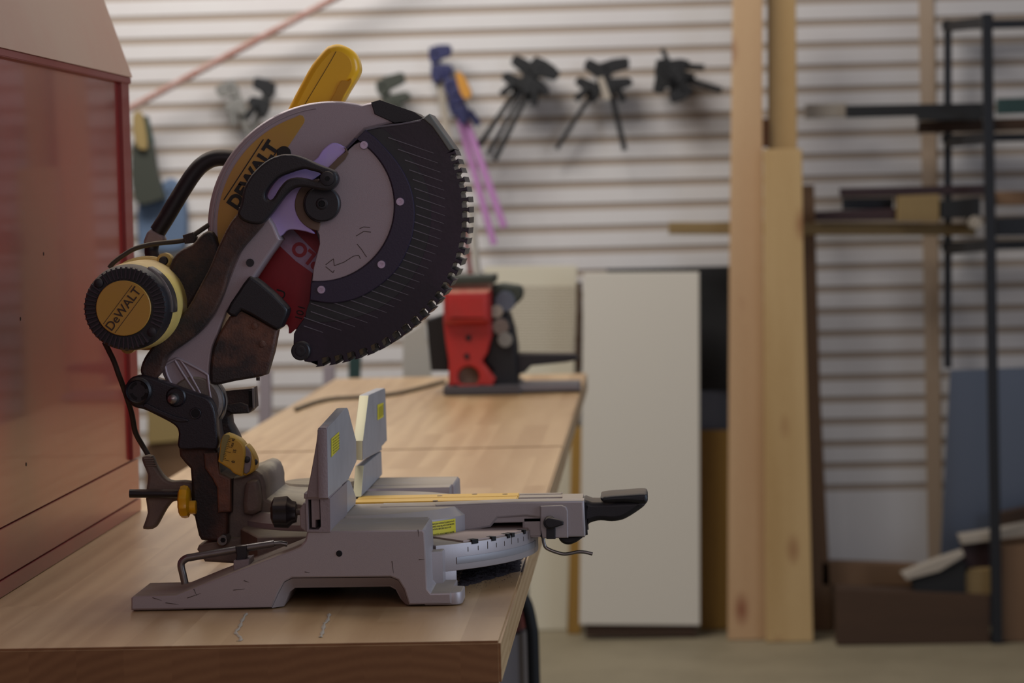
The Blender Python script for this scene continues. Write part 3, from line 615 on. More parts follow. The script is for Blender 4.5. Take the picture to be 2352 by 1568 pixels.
# rear guard box
prism('rear_flap', smoothpoly([(569, 638), (582, 638), (620, 668), (654, 702), (660, 716), (650, 740), (637, 758), (595, 735), (554, 713), (542, 727), (519, 716), (545, 672)], 2), 2.995, 3.03, M_['black'], SAW, .003)
RB = prism('rear_guard_box', [(554, 714), (638, 758), (628, 809), (613, 860), (594, 866), (540, 875), (500, 884), (483, 882), (482, 850), (488, 800), (501, 768), (527, 726)], 3.0, 3.022, M_['dusty2'], SAW, .003)
for px, py in ((585, 748), (602, 790)): lathe('rivet', [(.0015, -.0015), (.0035, -.001), (.004, .001)], A(px, py, 2.9995), 'Y', M_['dusty2'], RB, 16)
rectY('box_tab', 588, 866, 596, 874, 3.02, .004, M_['dusty2'], RB)
rectY('gap_glint', 508, 722, 520, 742, 3.03, .003, M_['machined'], RB)

# ---- upper guard
CXB, CYB = 764, 520
g = arcpx(CXB, CYB, 288, 165, 283.5, 60)
up = g+[(852, 235), (872, 229), (952, 257), (971, 271), (966, 278), (906, 284), (840, 300), (806, 336), (790, 352), (740, 400), (690, 450), (640, 520), (590, 620), (540, 640), (494, 612)]
UG = prism('upper_guard', up, 3.028, 3.118, M_['guard'], SAW, .004)
prism('guard_nose', [(852, 235), (872, 229), (952, 257), (972, 271), (966, 277), (906, 283), (860, 262)], 3.0265, 3.12, M_['black'], UG, .0008)
gr = arcpx(CXB, CYB, 274, 170, 262, 50)
tube('guard_bead', [A(x, y, 3.0275) for x, y in gr], .0008, M_['guard'], UG, 1)
dec = arcpx(CXB, CYB, 265, 172, 251, 40)+[(688, 264), (696, 266), (700, 275), (698, 282), (653, 350), (610, 420), (560, 480), (520, 560), (505, 567)]
DC = prism('brand_decal', dec, 3.0272, 3.0284, M_['yeld'], SAW, .0001, label='yellow brand decal')
ud = Vector((A(636, 338, 3.02)-A(543, 480, 3.02))); ud.y = 0; ud.normalize(); vd = Vector((-ud.z, 0, ud.x))
tx = text('lettering', 'DEWALT', .0205, A(582, 403, 3.0268), ud, vd, M_['ink'], DC, .00105, 1.02)
for a, b in (((514, 459), (605, 320)), ((548, 482), (639, 342))):
    p, q = A(*a, 3.0268), A(*b, 3.0268); d = (q-p).normalized(); u = Vector((-d.z, 0, d.x))*.0006
    bm = bmesh.new(); bm.faces.new([bm.verts.new(v) for v in (p-u, q-u, q+u, p+u)]); link_bm('lettering_rule', bm, M_['ink'], DC)
cyl('decal_figure', A(652, 352, 3.0262), 'Y', .008, .0012, M_['ink'], DC)
# yellow handle above the guard (vertical D handle seen from the side)
HY = prism('main_handle', [smoothpoly([(655, 262), (665, 240), (690, 192), (715, 148), (745, 112), (757, 104), (778, 101), (800, 110), (817, 128), (824, 152), (820, 172), (800, 205), (778, 245), (770, 275), (655, 275)], 3)], 3.08, 3.125, M_['yel'], SAW, .008, label='yellow trigger handle')
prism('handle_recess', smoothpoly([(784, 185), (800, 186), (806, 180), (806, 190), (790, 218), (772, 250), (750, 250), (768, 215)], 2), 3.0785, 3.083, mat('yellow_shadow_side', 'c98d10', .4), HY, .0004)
tube('handle_seam', [A(x, y, 3.0798) for x, y in ((700, 240), (730, 190), (760, 140), (772, 118))], .0003, M_['ink'], HY, 2)
# ---- silver plate with tab and dark ring
SP = prism('blade_cover_plate', [smoothpoly([(758, 330), (772, 328), (786, 334), (795, 344), (776, 366), (752, 388), (715, 415), (690, 436), (679, 467), (684, 492), (700, 512), (720, 532), (720, 537), (700, 531), (672, 527), (658, 530), (648, 540), (636, 545), (620, 543), (610, 533), (609, 520), (613, 500), (606, 470), (630, 420), (680, 380), (722, 368), (740, 345)], 3), arcpx(626, 528, 6, 0, 342, 14)], 3.016, 3.024, M_['lav_refl'], SAW, .0012, label='silver steel cover plate with a purple reflection painted in')
prism('tab_hole', arcpx(627, 528, 10, 0, 350, 18), 3.0155, 3.018, M_['black'], SP, .0005)
# ---- lower guard
GX, GY = 731, 472
plate = [(803, 335)]+arcpx(GX, GY, 174, -60, 94, 50)[1:]+[(717, 645), (720, 616), (734, 560), (733, 540), (720, 510), (702, 495), (694, 470), (700, 448), (720, 432), (753, 391), (797, 352)]
LG = prism('lower_guard', [(805, 336), (838, 298), (905, 284), (966, 276), (984, 262), (1000, 278), (1010, 294), (1030, 322), (1040, 345)]+[], 3.0215, 3.0225, M_['smoke'], SAW, .0001) if False else None
rim_in = smoothpoly([(1027, 343), (1046, 398), (1057, 439), (1061, 480), (1060, 519), (1054, 560), (1036, 616), (1003, 671), (957, 721), (902, 765), (847, 795), (778, 815), (723, 823)], 12, False)
# walk the rim and raise a rib every pitch
seg = [0]
for a, b in zip(rim_in, rim_in[1:]): seg.append(seg[-1]+math.dist(a, b))
tot = seg[-1]
def at_s(s):
    s = min(max(s, 0), tot-1e-6)
    for i in range(len(seg)-1):
        if seg[i+1] > s:
            t = (s-seg[i])/(seg[i+1]-seg[i]); a, b = rim_in[i], rim_in[i+1]
            p = Vector((a[0]+(b[0]-a[0])*t, a[1]+(b[1]-a[1])*t)); d = (Vector(b)-Vector(a)).normalized(); return p, d, Vector((-d.y, d.x))*-1
rim = []; s = 8.0
while s < tot-14:
    f = s/tot; pitch = 21+9*f; hgt = 16+4*f; wd_ = pitch*.42
    p, d, n = at_s(s); n = n if (p+n-Vector((GX, GY))).length > (p-Vector((GX, GY))).length else -n
    p2, d2, _ = at_s(s+wd_)
    sl_ = 4+4*f
    rim += [tuple(p+n*1), tuple(p+n*(hgt-6)+d*1), tuple(p+n*hgt-d*sl_*.3), tuple(p2+n*hgt+d2*sl_*.5), tuple(p2+n*(hgt-4)-d2*1), tuple(p2+n*4-d2*2), tuple(p2+n*0+d2*2)]
    s += pitch
lg = [(806, 338), (838, 298), (905, 284), (962, 277), (978, 266), (986, 261), (1007, 290), (1027, 318), (1044, 342)]+rim+[(735, 828), (712, 832), (700, 830), (688, 812), (674, 790), (675, 766), (684, 750), (696, 734), (708, 712), (711, 688), (714, 648), (720, 616), (734, 560), (720, 510), (753, 391), (797, 352)]
LG = prism('lower_guard', lg, 3.022, 3.026, M_['smoke'], SAW, .0006, label='smoky purple-black lower blade guard with a toothed rim')
prism('guard_far_side', lg, 3.105, 3.109, M_['smoke'], LG, .0006)
# rim band joining both sides (thin, follows the toothed profile)
bm = bmesh.new(); pr = None
for p in [(986, 261), (1007, 290), (1027, 318), (1044, 342)]+rim+[(735, 828), (712, 832), (700, 830)]:
    q = A(p[0], p[1], 3.022); a = bm.verts.new((q.x, 3.025, q.z)); b = bm.verts.new((q.x, 3.106, q.z))
    if pr: bm.faces.new((pr[0], pr[1], b, a))
    pr = (a, b)
link_bm('guard_rim', bm, mat('guard_rim_plastic', '18181e', .42, coat=.1), LG)
prism('rim_lip', [(971, 272), (986, 261), (1007, 290), (1027, 318), (1044, 342), (1031, 346), (1012, 318), (992, 290)], 3.019, 3.024, mat('grey_green_lip', '6c6f68', .45), LG, .0012)
tube('top_edge', [A(x, y, 3.021) for x, y in ((806, 336), (838, 298), (870, 291), (920, 285), (966, 277))], .0012, M_['rib'], LG, 1)
GP = prism('guard_side_plate', plate, 3.0185, 3.0225, M_['guard'], SAW, .0008, label='grey inner disc of the lower guard')
prism('guard_inner_band', smoothpoly([(842, 301), (880, 296), (915, 330), (950, 370), (977, 420), (990, 480), (984, 545), (962, 610), (925, 665), (870, 708), (800, 733), (730, 740), (702, 728), (711, 692)], 3, False)+[(764, 694), (819, 683), (869, 655), (913, 614), (941, 558), (950, 500), (939, 425), (911, 373), (873, 329)], 3.0213, 3.0224, mat('guard_band', '19181b', .4, dust='2e2f30', dust_amt=.7, dust_scale=25), LG, .0003)
RG = prism('guard_ring', [(803, 334), (839, 298)]+smoothpoly([(858, 313), (875, 329), (913, 373), (941, 425), (952, 478), (950, 520), (941, 560), (913, 616), (869, 657), (819, 685), (764, 696), (711, 689)], 4, False)+[(714, 648)]+arcpx(GX, GY, 174.5, 93, -61, 50), 3.0165, 3.0225, M_['ring'], SAW, .0012, label='dark purple mounting ring')
for px, py in ((836, 333), (919, 463), (876, 607), (738, 665)):
    s_ = lathe('ring_screw', [(.0018, -.0005), (.0018, -.0014), (.0042, -.0014), (.0047, .001)], A(px, py, 3.0165), 'Y', M_['screw'], RG, 24)
# side fins
FNB = bmesh.new()
for k in range(27):
    c = 8+k*19.2; on = [x for x in range(698, 1060, 2) if 224 < math.hypot(x-GX, c+.345*x-GY) < 292 and c+.345*x > GY-175 and (x > 712 or c+.345*x > 728)]
    run = []
    for x in reversed(on):
        if run and run[-1]-x > 2: break
        run.append(x)
    if len(run) < 8: continue
    x1, x0_ = run[0], run[-1]
    p, q = A(x0_, c+.345*x0_, 3.0214), A(x1, c+.345*x1, 3.0216); d = (q-p).normalized(); u = Vector((-d.z, 0, d.x))*.0005; n = Vector((0, -.0012, 0))
    vs = [FNB.verts.new(v) for v in (p-u, q-u*.5, q+u*.5, p+u, p-u+n, q-u*.5, q+u*.5, p+u+n)]
    for f in ((0, 1, 5, 4), (4, 5, 6, 7), (7, 6, 2, 3), (0, 4, 7, 3)): FNB.faces.new([vs[i] for i in f])
tag(link_bm('guard_fins', FNB, M_['rib'], LG), kind='stuff')
# arbor cap and ring
cyl('arbor_cap', A(739, 468, 3.0), 'Y', .0195, .0185, M_['black'], LG, .0015, 56)
lathe('cap_hex', [(.0066, 0), (.0056, -.0006), (.0036, -.0006), (.0034, .0005)], A(739, 468, 3.0), 'Y', M_['black'], LG, 36)
lathe('hex_socket', [(.0034, 0), (.0034, .0004)], A(739, 468, 2.9994), 'Y', M_['dark'], LG, 6)
prism('cap_surround', [arcpx(737, 470, 60, 95, 265, 24)+arcpx(740, 468, 43, 265, 95, 24)], 3.0135, 3.02, M_['tan'], LG, .0008)
cyl('guard_roller', A(690, 806, 3.008), 'Y', .0105, .02, M_['black'], LG, .0012, 40)
lathe('roller_boss', [(.006, 0), (.0056, -.001), (.003, -.0012), (.0012, -.001)], A(690, 806, 3.008), 'Y', M_['black'], LG, 30)
bm = bmesh.new()   # arrow and scribbles scratched into the plate
for P in (((748, 608), (766, 594), (768, 610), (790, 602), (812, 588), (824, 586), (828, 594)), ((748, 612), (765, 626), (768, 620)), ((818, 542), (836, 531), (852, 533)), ((820, 560), (830, 572), (842, 590)), ((826, 525), (835, 521), (850, 522))):
    for a, b in zip(P, P[1:]):
        p, q = A(*a, 3.0182), A(*b, 3.0182); d = (q-p).normalized(); u = Vector((-d.z, 0, d.x))*.00035
        bm.faces.new([bm.verts.new(v) for v in (p-u, q-u, q+u, p+u)])
link_bm('scratched_arrow', bm, M_['inkb'], GP)

# ---- blade
BX = A(CXB, CYB, YC); rb = .1303
pts = []; NT = 60
for k in range(NT):
    a0 = 2*PI*k/NT
    for da, rr in ((0, rb), (.018, rb-.001), (.040, rb-.0065), (.060, rb-.0085), (.085, rb-.006), (.098, rb-.0025)):
        pts.append((BX.x+rr*math.cos(a0+da), BX.z+rr*math.sin(a0+da)))
BL = prismW('saw_blade', pts, YC-.0012, YC+.0012, M_['blade'], SAW, .0002, label='red circular saw blade')
yb_ = YC-.0018
prism('blade_band', [(655, 530), (672, 526), (735, 590), (735, 640), (714, 624), (680, 600), (640, 562), (645, 545)], yb_, yb_+.0006, M_['bladew'], BL, .0001)
dd = Vector((-1, 0, .82)); text('lettering', 'DIABLO', .021, A(735, 608, yb_-.0004), dd, (-.82, 0, -1), M_['blader'], BL, .0009, 1.0)
text('lettering', 'U', .016, A(645, 676, yb_), (.35, 0, 1), (-1, 0, .35), M_['ink'], BL, 0)
text('lettering', '101', .012, A(690, 718, yb_), (.3, 0, 1), (-1, 0, .3), M_['ink'], BL, 0)

# ---- motor
mc = A(288, 707, 2.905)
mx, mz = mc.x, mc.z
MO = lathe('motor', [(.043, 0), (.0455, .004), (.048, .03), (.049, .09), (.049, .122)], (mx, 2.925, mz), 'Y', M_['yelp'], SAW, 64, label='yellow motor housing')
lathe('motor_flange', [(.050, 0), (.0525, .002), (.0525, .010), (.050, .012)], (mx, 3.03, mz), 'Y', M_['yelp'], MO, 64)
for a in (65, -15, 155, 245, 30):
    q = Vector((mx+.052*math.cos(math.radians(a)), 3.024, mz+.052*math.sin(math.radians(a))))
    cyl('screw_boss', q, 'Y', .0085, .02, M_['yelp'], MO, .002, 24); cyl('motor_screw', q+Vector((0, -.004, 0)), 'Y', .005, .006, M_['black'], MO, .001, 20)
CP = lathe('motor_end_cap', [(.0425, -.001), (.045, .004), (.0462, .014), (.0462, .03)], (mx, 2.905, mz), 'Y', M_['black'], SAW, 64, label='black ribbed motor end cap')
bm = bmesh.new()
for k in range(50):
    a = 2*PI*k/50
    if abs(((a-2.35+PI) % (2*PI))-PI) < .16 or abs(((a+.75+PI) % (2*PI))-PI) < .16: continue
    vs = bmbox(bm, (.0315, -.0036, -.0008), (.0440, .0036, .0008))
    for v in vs: v.co = Vector((mx, 2.9045, mz))+Matrix.Rotation(-a, 3, 'Y') @ v.co
link_bm('cooling_ribs', bm, mat('rib_black', '28242a', .25, coat=.2, dust='4a3a40', dust_amt=.5), CP)
for a in (135, -43): lathe('cap_screw', [(.0035, -.003), (.0048, -.0025), (.005, .001)], (mx+.0385*math.cos(math.radians(a)), 2.903, mz+.0385*math.sin(math.radians(a))), 'Y', M_['black'], CP, 20)
DK = cyl('motor_badge', (mx-.0012, 2.8995, mz), 'Y', .0295, .006, M_['yeld'], SAW, .0006, 56, label='yellow round badge with black lettering')
um = Vector((.62, 0, .78)).normalized(); vm = Vector((-.78, 0, .62))
text('lettering', 'DeWALT', .0135, (mx-.001, 2.8992, mz-.001), um, vm, M_['inkb'], DK, .00012, 1.0)
for s_ in (-1, 1):
    p = Vector((mx-.001, 2.8992, mz-.001))+vm*.0078*s_; bm = bmesh.new()
    bm.faces.new([bm.verts.new(v) for v in (p-um*.026-vm*.0003, p+um*.026-vm*.0003, p+um*.026+vm*.0003, p-um*.026+vm*.0003)]); link_bm('lettering_rule', bm, M_['inkb'], DK)
ang0, ang1 = -8, 62
arcp = [(mx+rr*math.cos(math.radians(t)), mz+rr*math.sin(math.radians(t))) for rr, rng in ((.0485, range(ang0, ang1+1, 5)), (.0455, range(ang1, ang0-1, -5))) for t in rng]
prismW('motor_band', arcp, 2.922, 2.95, M_['steel'], MO, .0005)
prism('gear_housing', smoothpoly([(395, 596), (418, 572), (440, 562), (456, 545), (476, 530), (494, 545), (500, 600), (470, 650), (430, 712), (395, 748), (370, 740), (380, 650)], 2), 3.01, 3.09, M_['dusty'], SAW, .004)
# rear carry handle, strain clip, cables
tube('carry_handle', [A(x, y, 3.09) for x, y in ((362, 532), (382, 500), (402, 466), (424, 430), (444, 400), (462, 380), (485, 366), (510, 362), (545, 365))], .0095, M_['black'], SAW, 6, label='black tubular carry handle')
prism('handle_socket', smoothpoly([(345, 526), (374, 541), (374, 556), (340, 562), (329, 560), (332, 545)], 2), 3.082, 3.10, M_['fencend'], SAW, .003)
tube('handle_post', [A(355, 545, 3.09), A(348, 580, 3.09), A(370, 620, 3.07), A(400, 640, 3.06)], .008, M_['black'], SAW, 4)
tube('motor_cable', [A(x, y, 3.03) for x, y in ((251, 615), (262, 602), (285, 585), (312, 570), (353, 560), (401, 555), (428, 550), (450, 536), (480, 516))], .0027, M_['cord'], SAW)
prism('cable_clip', [(419, 540), (442, 533), (450, 545), (446, 558), (424, 560)], 3.024, 3.04, M_['dusty'], SAW, .001)
tube('power_cord', [A(x, y, 3.02) for x, y in ((240, 785), (250, 805), (262, 830), (272, 858))]+[A(285, 893, 3.03), A(302, 947, 3.05), A(311, 992, 3.06), A(328, 1024, 3.07), A(342, 1050, 3.07), A(346, 1085, 3.09), A(352, 1125, 3.12), A(400, 1138, 3.17), A(450, 1180, 3.2), A(500, 1236, 3.22), atZ(545, 1262, HB+.004)], .0031, M_['cord'], SAW)

# ---- hex wrench stored in a clip (lifts away)
hx = tube('hex_wrench', [A(x, y, 2.835) for x, y in ((425, 1340), (420, 1318), (416, 1300), (418, 1290), (428, 1282), (442, 1279), (500, 1269), (560, 1259), (630, 1248))], .0040, M_['steel'])
tag(hx, 'bent steel hex wrench clipped to the sloping base of the saw', 'wrench')
tube('wrench_tip', [A(630, 1248, 2.835), A(645, 1247, 2.835), A(660, 1250, 2.835)], .0026, M_['steel'], hx, 1)
prism('wrench_clip', [(540, 1255), (566, 1253), (567, 1274), (563, 1290), (540, 1290), (543, 1276)], 2.828, 2.843, M_['black'], SAW, .001)
prism('clip_boss', [(536, 1288), (572, 1284), (572, 1298), (536, 1312)], 2.822, 2.86, M_['fencend'], SAW, .001)

# ================================================================== sawdust on the bench, shadow painted into its colour
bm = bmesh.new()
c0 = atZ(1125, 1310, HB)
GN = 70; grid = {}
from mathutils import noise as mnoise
for i in range(GN+1):       # low ragged mound, dark for both dust and the shadow there
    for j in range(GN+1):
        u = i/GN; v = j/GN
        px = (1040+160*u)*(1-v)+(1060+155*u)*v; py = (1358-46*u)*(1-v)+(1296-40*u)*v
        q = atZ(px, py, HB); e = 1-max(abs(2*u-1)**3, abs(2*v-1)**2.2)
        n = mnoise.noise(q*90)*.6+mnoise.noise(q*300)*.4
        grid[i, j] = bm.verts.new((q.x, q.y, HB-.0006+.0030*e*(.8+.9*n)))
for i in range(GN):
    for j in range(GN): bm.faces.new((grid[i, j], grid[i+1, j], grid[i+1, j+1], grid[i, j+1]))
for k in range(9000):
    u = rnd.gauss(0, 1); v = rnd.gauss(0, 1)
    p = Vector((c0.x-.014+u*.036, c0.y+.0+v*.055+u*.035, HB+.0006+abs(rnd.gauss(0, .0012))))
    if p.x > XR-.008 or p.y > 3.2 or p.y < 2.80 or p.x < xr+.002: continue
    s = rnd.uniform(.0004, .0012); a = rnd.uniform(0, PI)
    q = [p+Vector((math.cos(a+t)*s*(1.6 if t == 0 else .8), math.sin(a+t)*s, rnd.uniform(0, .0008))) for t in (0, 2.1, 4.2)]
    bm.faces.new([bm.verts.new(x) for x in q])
tag(link_bm('sawdust', bm, mat('sawdust_and_shadow', '241c24', .95, dust='55474a', dust_amt=.7, dust_scale=500)), 'sawdust darkened with painted shadow, heaped on the bench under the curved scale of the saw', 'sawdust', kind='stuff')

def flo(px, Y):            # pixel row where the floor meets depth Y at this column
    lo_, hi_ = 900, 1600
    for _ in range(30):
        mid = (lo_+hi_)/2
        if atY(px, mid, Y).z > .0015: lo_ = mid
        else: hi_ = mid
    return lo_
# ================================================================== things on the far bench
tb = root('bench_machine', (atY(1105, 900, 5.9).x, 5.9, HB), 'red bench-top machine with black base plate on the far workbench', 'machine')
YM = 5.75
_q = atZ(1100, 908, HB); YM = _q.y
def shift(P): return P
prism('base_plate', [(1018, 888), (1192, 884), (1196, 904), (1018, 907)], YM, YM+.22, mat('base_grey', '454143', .5), tb, .002)
prism('cover_bulge', [(1019, 666), (1127, 664), (1128, 738), (1120, 746), (1026, 746), (1019, 740)], YM-.02, YM+.04, M_['redm'], tb, .016)
prism('table_plate', [(1186, 884), (1330, 882), (1332, 896), (1188, 899)], YM+.02, YM+.16, mat('plate_grey', '6c6668', .5), tb, .002)
prism('red_housing', [smoothpoly([(1018, 668), (1024, 660), (1118, 658), (1128, 664)], 1)+[(1129, 740), (1130, 770), (1120, 810), (1108, 830), (1122, 850), (1138, 870), (1132, 888), (1030, 888), (1030, 830), (1022, 780), (1018, 740)], arcpx(1076, 866, 24, 0, 345, 20)], YM+.01, YM+.16, M_['redm'], tb, .006)
prism('housing_cap', [(1014, 636), (1134, 632), (1134, 650), (1014, 654)], YM+.0, YM+.16, M_['olive'], tb, .003)
rectY('top_band', 1020, 648, 1128, 664, YM+.02, .12, mat('faded_band', 'b08870', .6), tb, .004)
for px, py in ((1076, 776), (1072, 818)): cyl('housing_bolt', A(px, py, YM+.006), 'Y', .006, .006, M_['rack'], tb)
cyl('bore_lining', A(1076, 868, YM+.03), 'Y', .024, .03, M_['tan'], tb)
prism('drive_cover', smoothpoly([(1130, 655), (1180, 655), (1198, 662), (1198, 685), (1180, 702), (1150, 714), (1130, 712)], 2), YM+.05, YM+.14, M_['olive'], tb, .006)
cyl('feed_roller', A(1160, 692, YM+.035), 'Y', .022, .06, M_['blueg'], tb)
prism('gear_block', [(1130, 714), (1168, 720), (1180, 760), (1186, 800), (1190, 888), (1110, 888), (1130, 850), (1112, 830), (1122, 800)], YM+.04, YM+.16, M_['rack'], tb, .006)
cyl('gear_wheel', A(1150, 750, YM+.03), 'Y', .018, .02, M_['steel'], tb); cyl('gear_wheel', A(1160, 780, YM+.028), 'Y', .016, .02, M_['greybar'], tb); cyl('gear_wheel', A(1140, 715, YM+.03), 'Y', .014, .02, M_['pale'], tb)
prism('feed_arm', [(1170, 812), (1320, 812), (1330, 826), (1300, 832), (1220, 840), (1205, 856), (1180, 862), (1168, 850)], YM+.06, YM+.12, M_['black'], tb, .003)
prism('rear_cover', [(978, 735), (1022, 720), (1030, 852), (990, 852)], YM+.1, YM+.2, M_['blk'], tb, .004)
cb = tube('machine_cable', [atZ(x, y, HB+.004) for x, y in ((1020, 876), (960, 892), (900, 905), (820, 912), (770, 915), (730, 922), (700, 932), (680, 940))], .0045, M_['cord'])
tag(cb, 'dark cable lying curved across the far workbench', 'cable')
# upright white sheet and pole behind the bench
tag(prism('white_sheet', [(925, 770), (975, 740), (990, 855), (990, flo(990, 6.75)), (925, flo(925, 6.75))], 6.75, 6.77, M_['white']), 'white panel standing behind the bench left of the red machine', 'panel')
po = tube('white_pole', [A(1098, 640, 7.0), A(1088, 540, 7.0), A(1080, 470, 7.0)], .009, M_['white'], None, 1); tag(po, 'white pole rising behind the red machine', 'pole')
po2 = tube('red_pole', [A(1082, 640, 7.05), A(1072, 560, 7.05), A(1066, 520, 7.05)], .006, M_['redtrim'], None, 1); tag(po2, 'thin red pole beside the white pole behind the machine', 'pole')
lo = A(1098, 640, 7.0)
for q, m_, xx in ((po, 'white', 1098), (po2, 'redtrim', 1082)):
    p = A(xx, 640, 7.0 if q is po else 7.05); tube('pole_foot', [p, Vector((p.x+.02, p.y, .002))], .009 if q is po else .006, M_[m_], q, 1)

# ================================================================== panels against the wall
def lean(name, poly, Y, th, m, label, cat, parent=None, bev=.002, group=None):
    return tag(prism(name, poly, Y, Y+th, m, parent, bev), label, cat, group)
FL = lambda px, Y: (px, None)
Y1 = 8.5
lean('pegboard', [(1112, 612), (1326, 610), (1303, flo(1303, Y1)), (1112, flo(1112, Y1))], Y1, .008, M_['peg'], 'cream pegboard sheet leaning on the wall behind the bench', 'pegboard')
bm = bmesh.new()
for i in range(30):
    for j in range(26):
        q = A(1150+i*6, 660+j*6.6, Y1-.0006); bmbox(bm, (q.x-.0022, q.y, q.z-.0022), (q.x+.0022, q.y+.0005, q.z+.0022))
ph = link_bm('peg_holes', bm, M_['tan']); 
pb = [o for o in COL.objects if o.name.startswith('pegboard')][0]; ph.parent = pb; ph.location = ph.location-pb.location; ph['kind'] = 'stuff'
Y2 = 8.42
lean('plywood_strip', [(1312, 980), (1338, 980), (1334, flo(1334, Y2)), (1304, flo(1304, Y2))], Y2, .02, M_['ply'], 'narrow yellow plywood strip standing left of the white board', 'plywood')
lean('brown_batten', [(1324, 648), (1336, 648), (1336, 850), (1326, 850)], Y1-.05, .03, M_['darkw'], 'short dark brown batten above the plywood strip, beside the white board', 'batten')
Y3 = 8.30
wb = lean('white_board', [(1340, 627), (1606, 625), (1608, 1436), (1331, 1434)], Y3, .045, M_['white'], 'tall white laminate board standing against the wall', 'board', bev=.002)
rectY('foot_shadow', 1345, 1430, 1600, flo(1470, Y3+.05), Y3+.01, .04, M_['darkw'], wb, .002)  # dark strip in place of the shadow at the board's foot
lean('dark_sheet', [(1390, 617), (1676, 612), (1676, 896), (1560, 896)], 8.5, .02, M_['blk'], 'black panel between the white board and the timber uprights', 'panel')
lean('steel_sheet', [(1600, 896), (1676, 896), (1676, 995), (1600, 995)], 8.52, .02, M_['blueg'], 'small grey panel under the black panel beside the timber', 'panel')
lean('plywood_sheet', [(1606, 988), (1680, 988), (1682, flo(1682, 8.46)), (1608, flo(1608, 8.46))], 8.46, .018, M_['ply'], 'yellow plywood sheet between the white board and the timber uprights', 'plywood')
TU = lean('timber_upright', [(1684, -60), (1752, -60), (1752, 330), (1756, 1000), (1762, flo(1762, 8.25)), (1672, flo(1672, 8.25)), (1676, 600)], 8.25, .04, M_['pink'], 'pinkish knotty timber upright, left of the two tall ones', 'timber')
lean('timber_upright', [(1762, -60), (1828, -60), (1831, 345), (1764, 345)], 8.30, .03, M_['pine'], 'pale timber upright reaching the top behind the pine board', 'timber')
lean('pine_board', [(1754, 342), (1842, 342), (1846, 600), (1868, flo(1868, 8.2)), (1760, flo(1760, 8.2)), (1756, 900)], 8.2, .03, M_['pine'], 'wide yellow pine board standing in front of the two timber uprights', 'timber')
lean('thin_board', [(1840, 425), (1870, 425), (1884, 900), (1912, flo(1912, 8.4)), (1866, flo(1866, 8.4))], 8.4, .02, M_['brown'], 'thin brown board standing right of the pine board', 'timber')
prism('spacer_block', [(1748, 272), (1764, 272), (1764, 338), (1748, 338)], 8.27, 8.295, mat('rust_brown', '6a3c22', .8), TU, .002, label='rust-brown spacer block')

# ================================================================== lumber rack on the right
RK = root('lumber_rack', (A(2270, 1400, 8.2).x, 8.3, 0), 'black steel lumber rack with two uprights and horizontal arms', 'rack')
def bar(name, x0, y0, x1, y1, Y, w, th, parent, m='rack'):
    p, q = A(x0, y0, Y), A(x1, y1, Y); d = (q-p).normalized(); u = Vector((-d.z, 0, d.x))*w/2
    P = [((p-u).x, (p-u).z), ((q-u).x, (q-u).z), ((q+u).x, (q+u).z), ((p+u).x, (p+u).z)]
    return prismW(name, P, Y, Y+th, M_[m], parent, .002)
bar('upright', 2268, 30, 2291, flo(2291, 8.1), 8.1, .03, .03, RK)
bar('upright', 2178, 45, 2178, 845, 8.5, .022, .03, RK)
bar('cross_bar', 2165, 58, 2500, 50, 8.5, .026, .03, RK)
bar('cross_bar', 2165, 318, 2500, 312, 8.5, .024, .03, RK); bar('cross_bar', 2165, 566, 2500, 558, 8.5, .028, .03, RK)
for y in (50, 316, 562):
    p, q = A(2180, y+10, 8.5), A(2272, y, 8.12)
    bm = bmesh.new(); w_ = .012; vs = []
    for c in (p, q):
        for dx, dz in ((-w_, -.016), (w_, -.016), (w_, .016), (-w_, .016)): vs.append(bm.verts.new((c.x+dx, c.y, c.z+dz)))
    for f in ((0, 1, 2, 3), (7, 6, 5, 4), (0, 4, 5, 1), (1, 5, 6, 2), (2, 6, 7, 3), (3, 7, 4, 0)): bm.faces.new([vs[i] for i in f])
    link_bm('arm', bm, M_['rack'], RK)
def stick(name, P, Y, th, m, label, cat='board', group=None): return lean(name, P, Y, th, M_[m], label, cat, group=group)
stick('pale_strip', [(1850, 240), (1945, 236), (1945, 268), (1850, 272)], 8.42, .03, 'pale', 'pale strip end on the top arm, left of the black board')
stick('black_board', [(1944, 242), (2262, 236), (2262, 262), (1944, 270)], 8.36, .04, 'blk', 'long black board lying on the top arm of the rack')
stick('black_beam', [(2108, 262), (2260, 254), (2260, 270), (2250, 276), (2110, 276)], 8.28, .06, 'blk', 'short thick black beam under the long black board')
stick('teal_board', [(2292, 226), (2420, 222), (2420, 258), (2292, 262)], 8.3, .04, 'green', 'dark teal board on the top arm right of the upright')
stick('brown_beam', [(2110, 279), (2420, 268), (2420, 296), (2110, 306)], 8.42, .04, 'darkw', 'brown beam lying along the top arm at its lowest')
stick('maroon_board', [(1930, 432), (2264, 424), (2264, 446), (1932, 452)], 8.28, .05, 'maroon', 'long dark maroon board topmost on the middle arm')
stick('maroon_rail', [(1874, 486), (2058, 478), (2058, 505), (1874, 507)], 8.30, .05, 'maroon', 'shorter maroon rail lying below the long maroon board')
stick('grey_slab', [(1935, 455), (2052, 453), (2052, 479), (1936, 482)], 8.36, .04, 'rack', 'dark grey slab sandwiched between the two maroon boards')
stick('wood_block', [(2062, 450), (2158, 446), (2158, 509), (2062, 508)], 8.26, .09, 'pineh', 'square pale wood block on the middle arm', 'block')
stick('black_box', [(2162, 462), (2252, 452), (2252, 500), (2162, 501)], 8.26, .09, 'blk', 'black box beside the pale wood block on the middle arm', 'box')
PS = stick('pine_stick', [(1536, 510), (2244, 513), (2240, 541), (1536, 538)], 8.34, .03, 'pineh', 'long pine stick running behind the uprights on the middle arm')
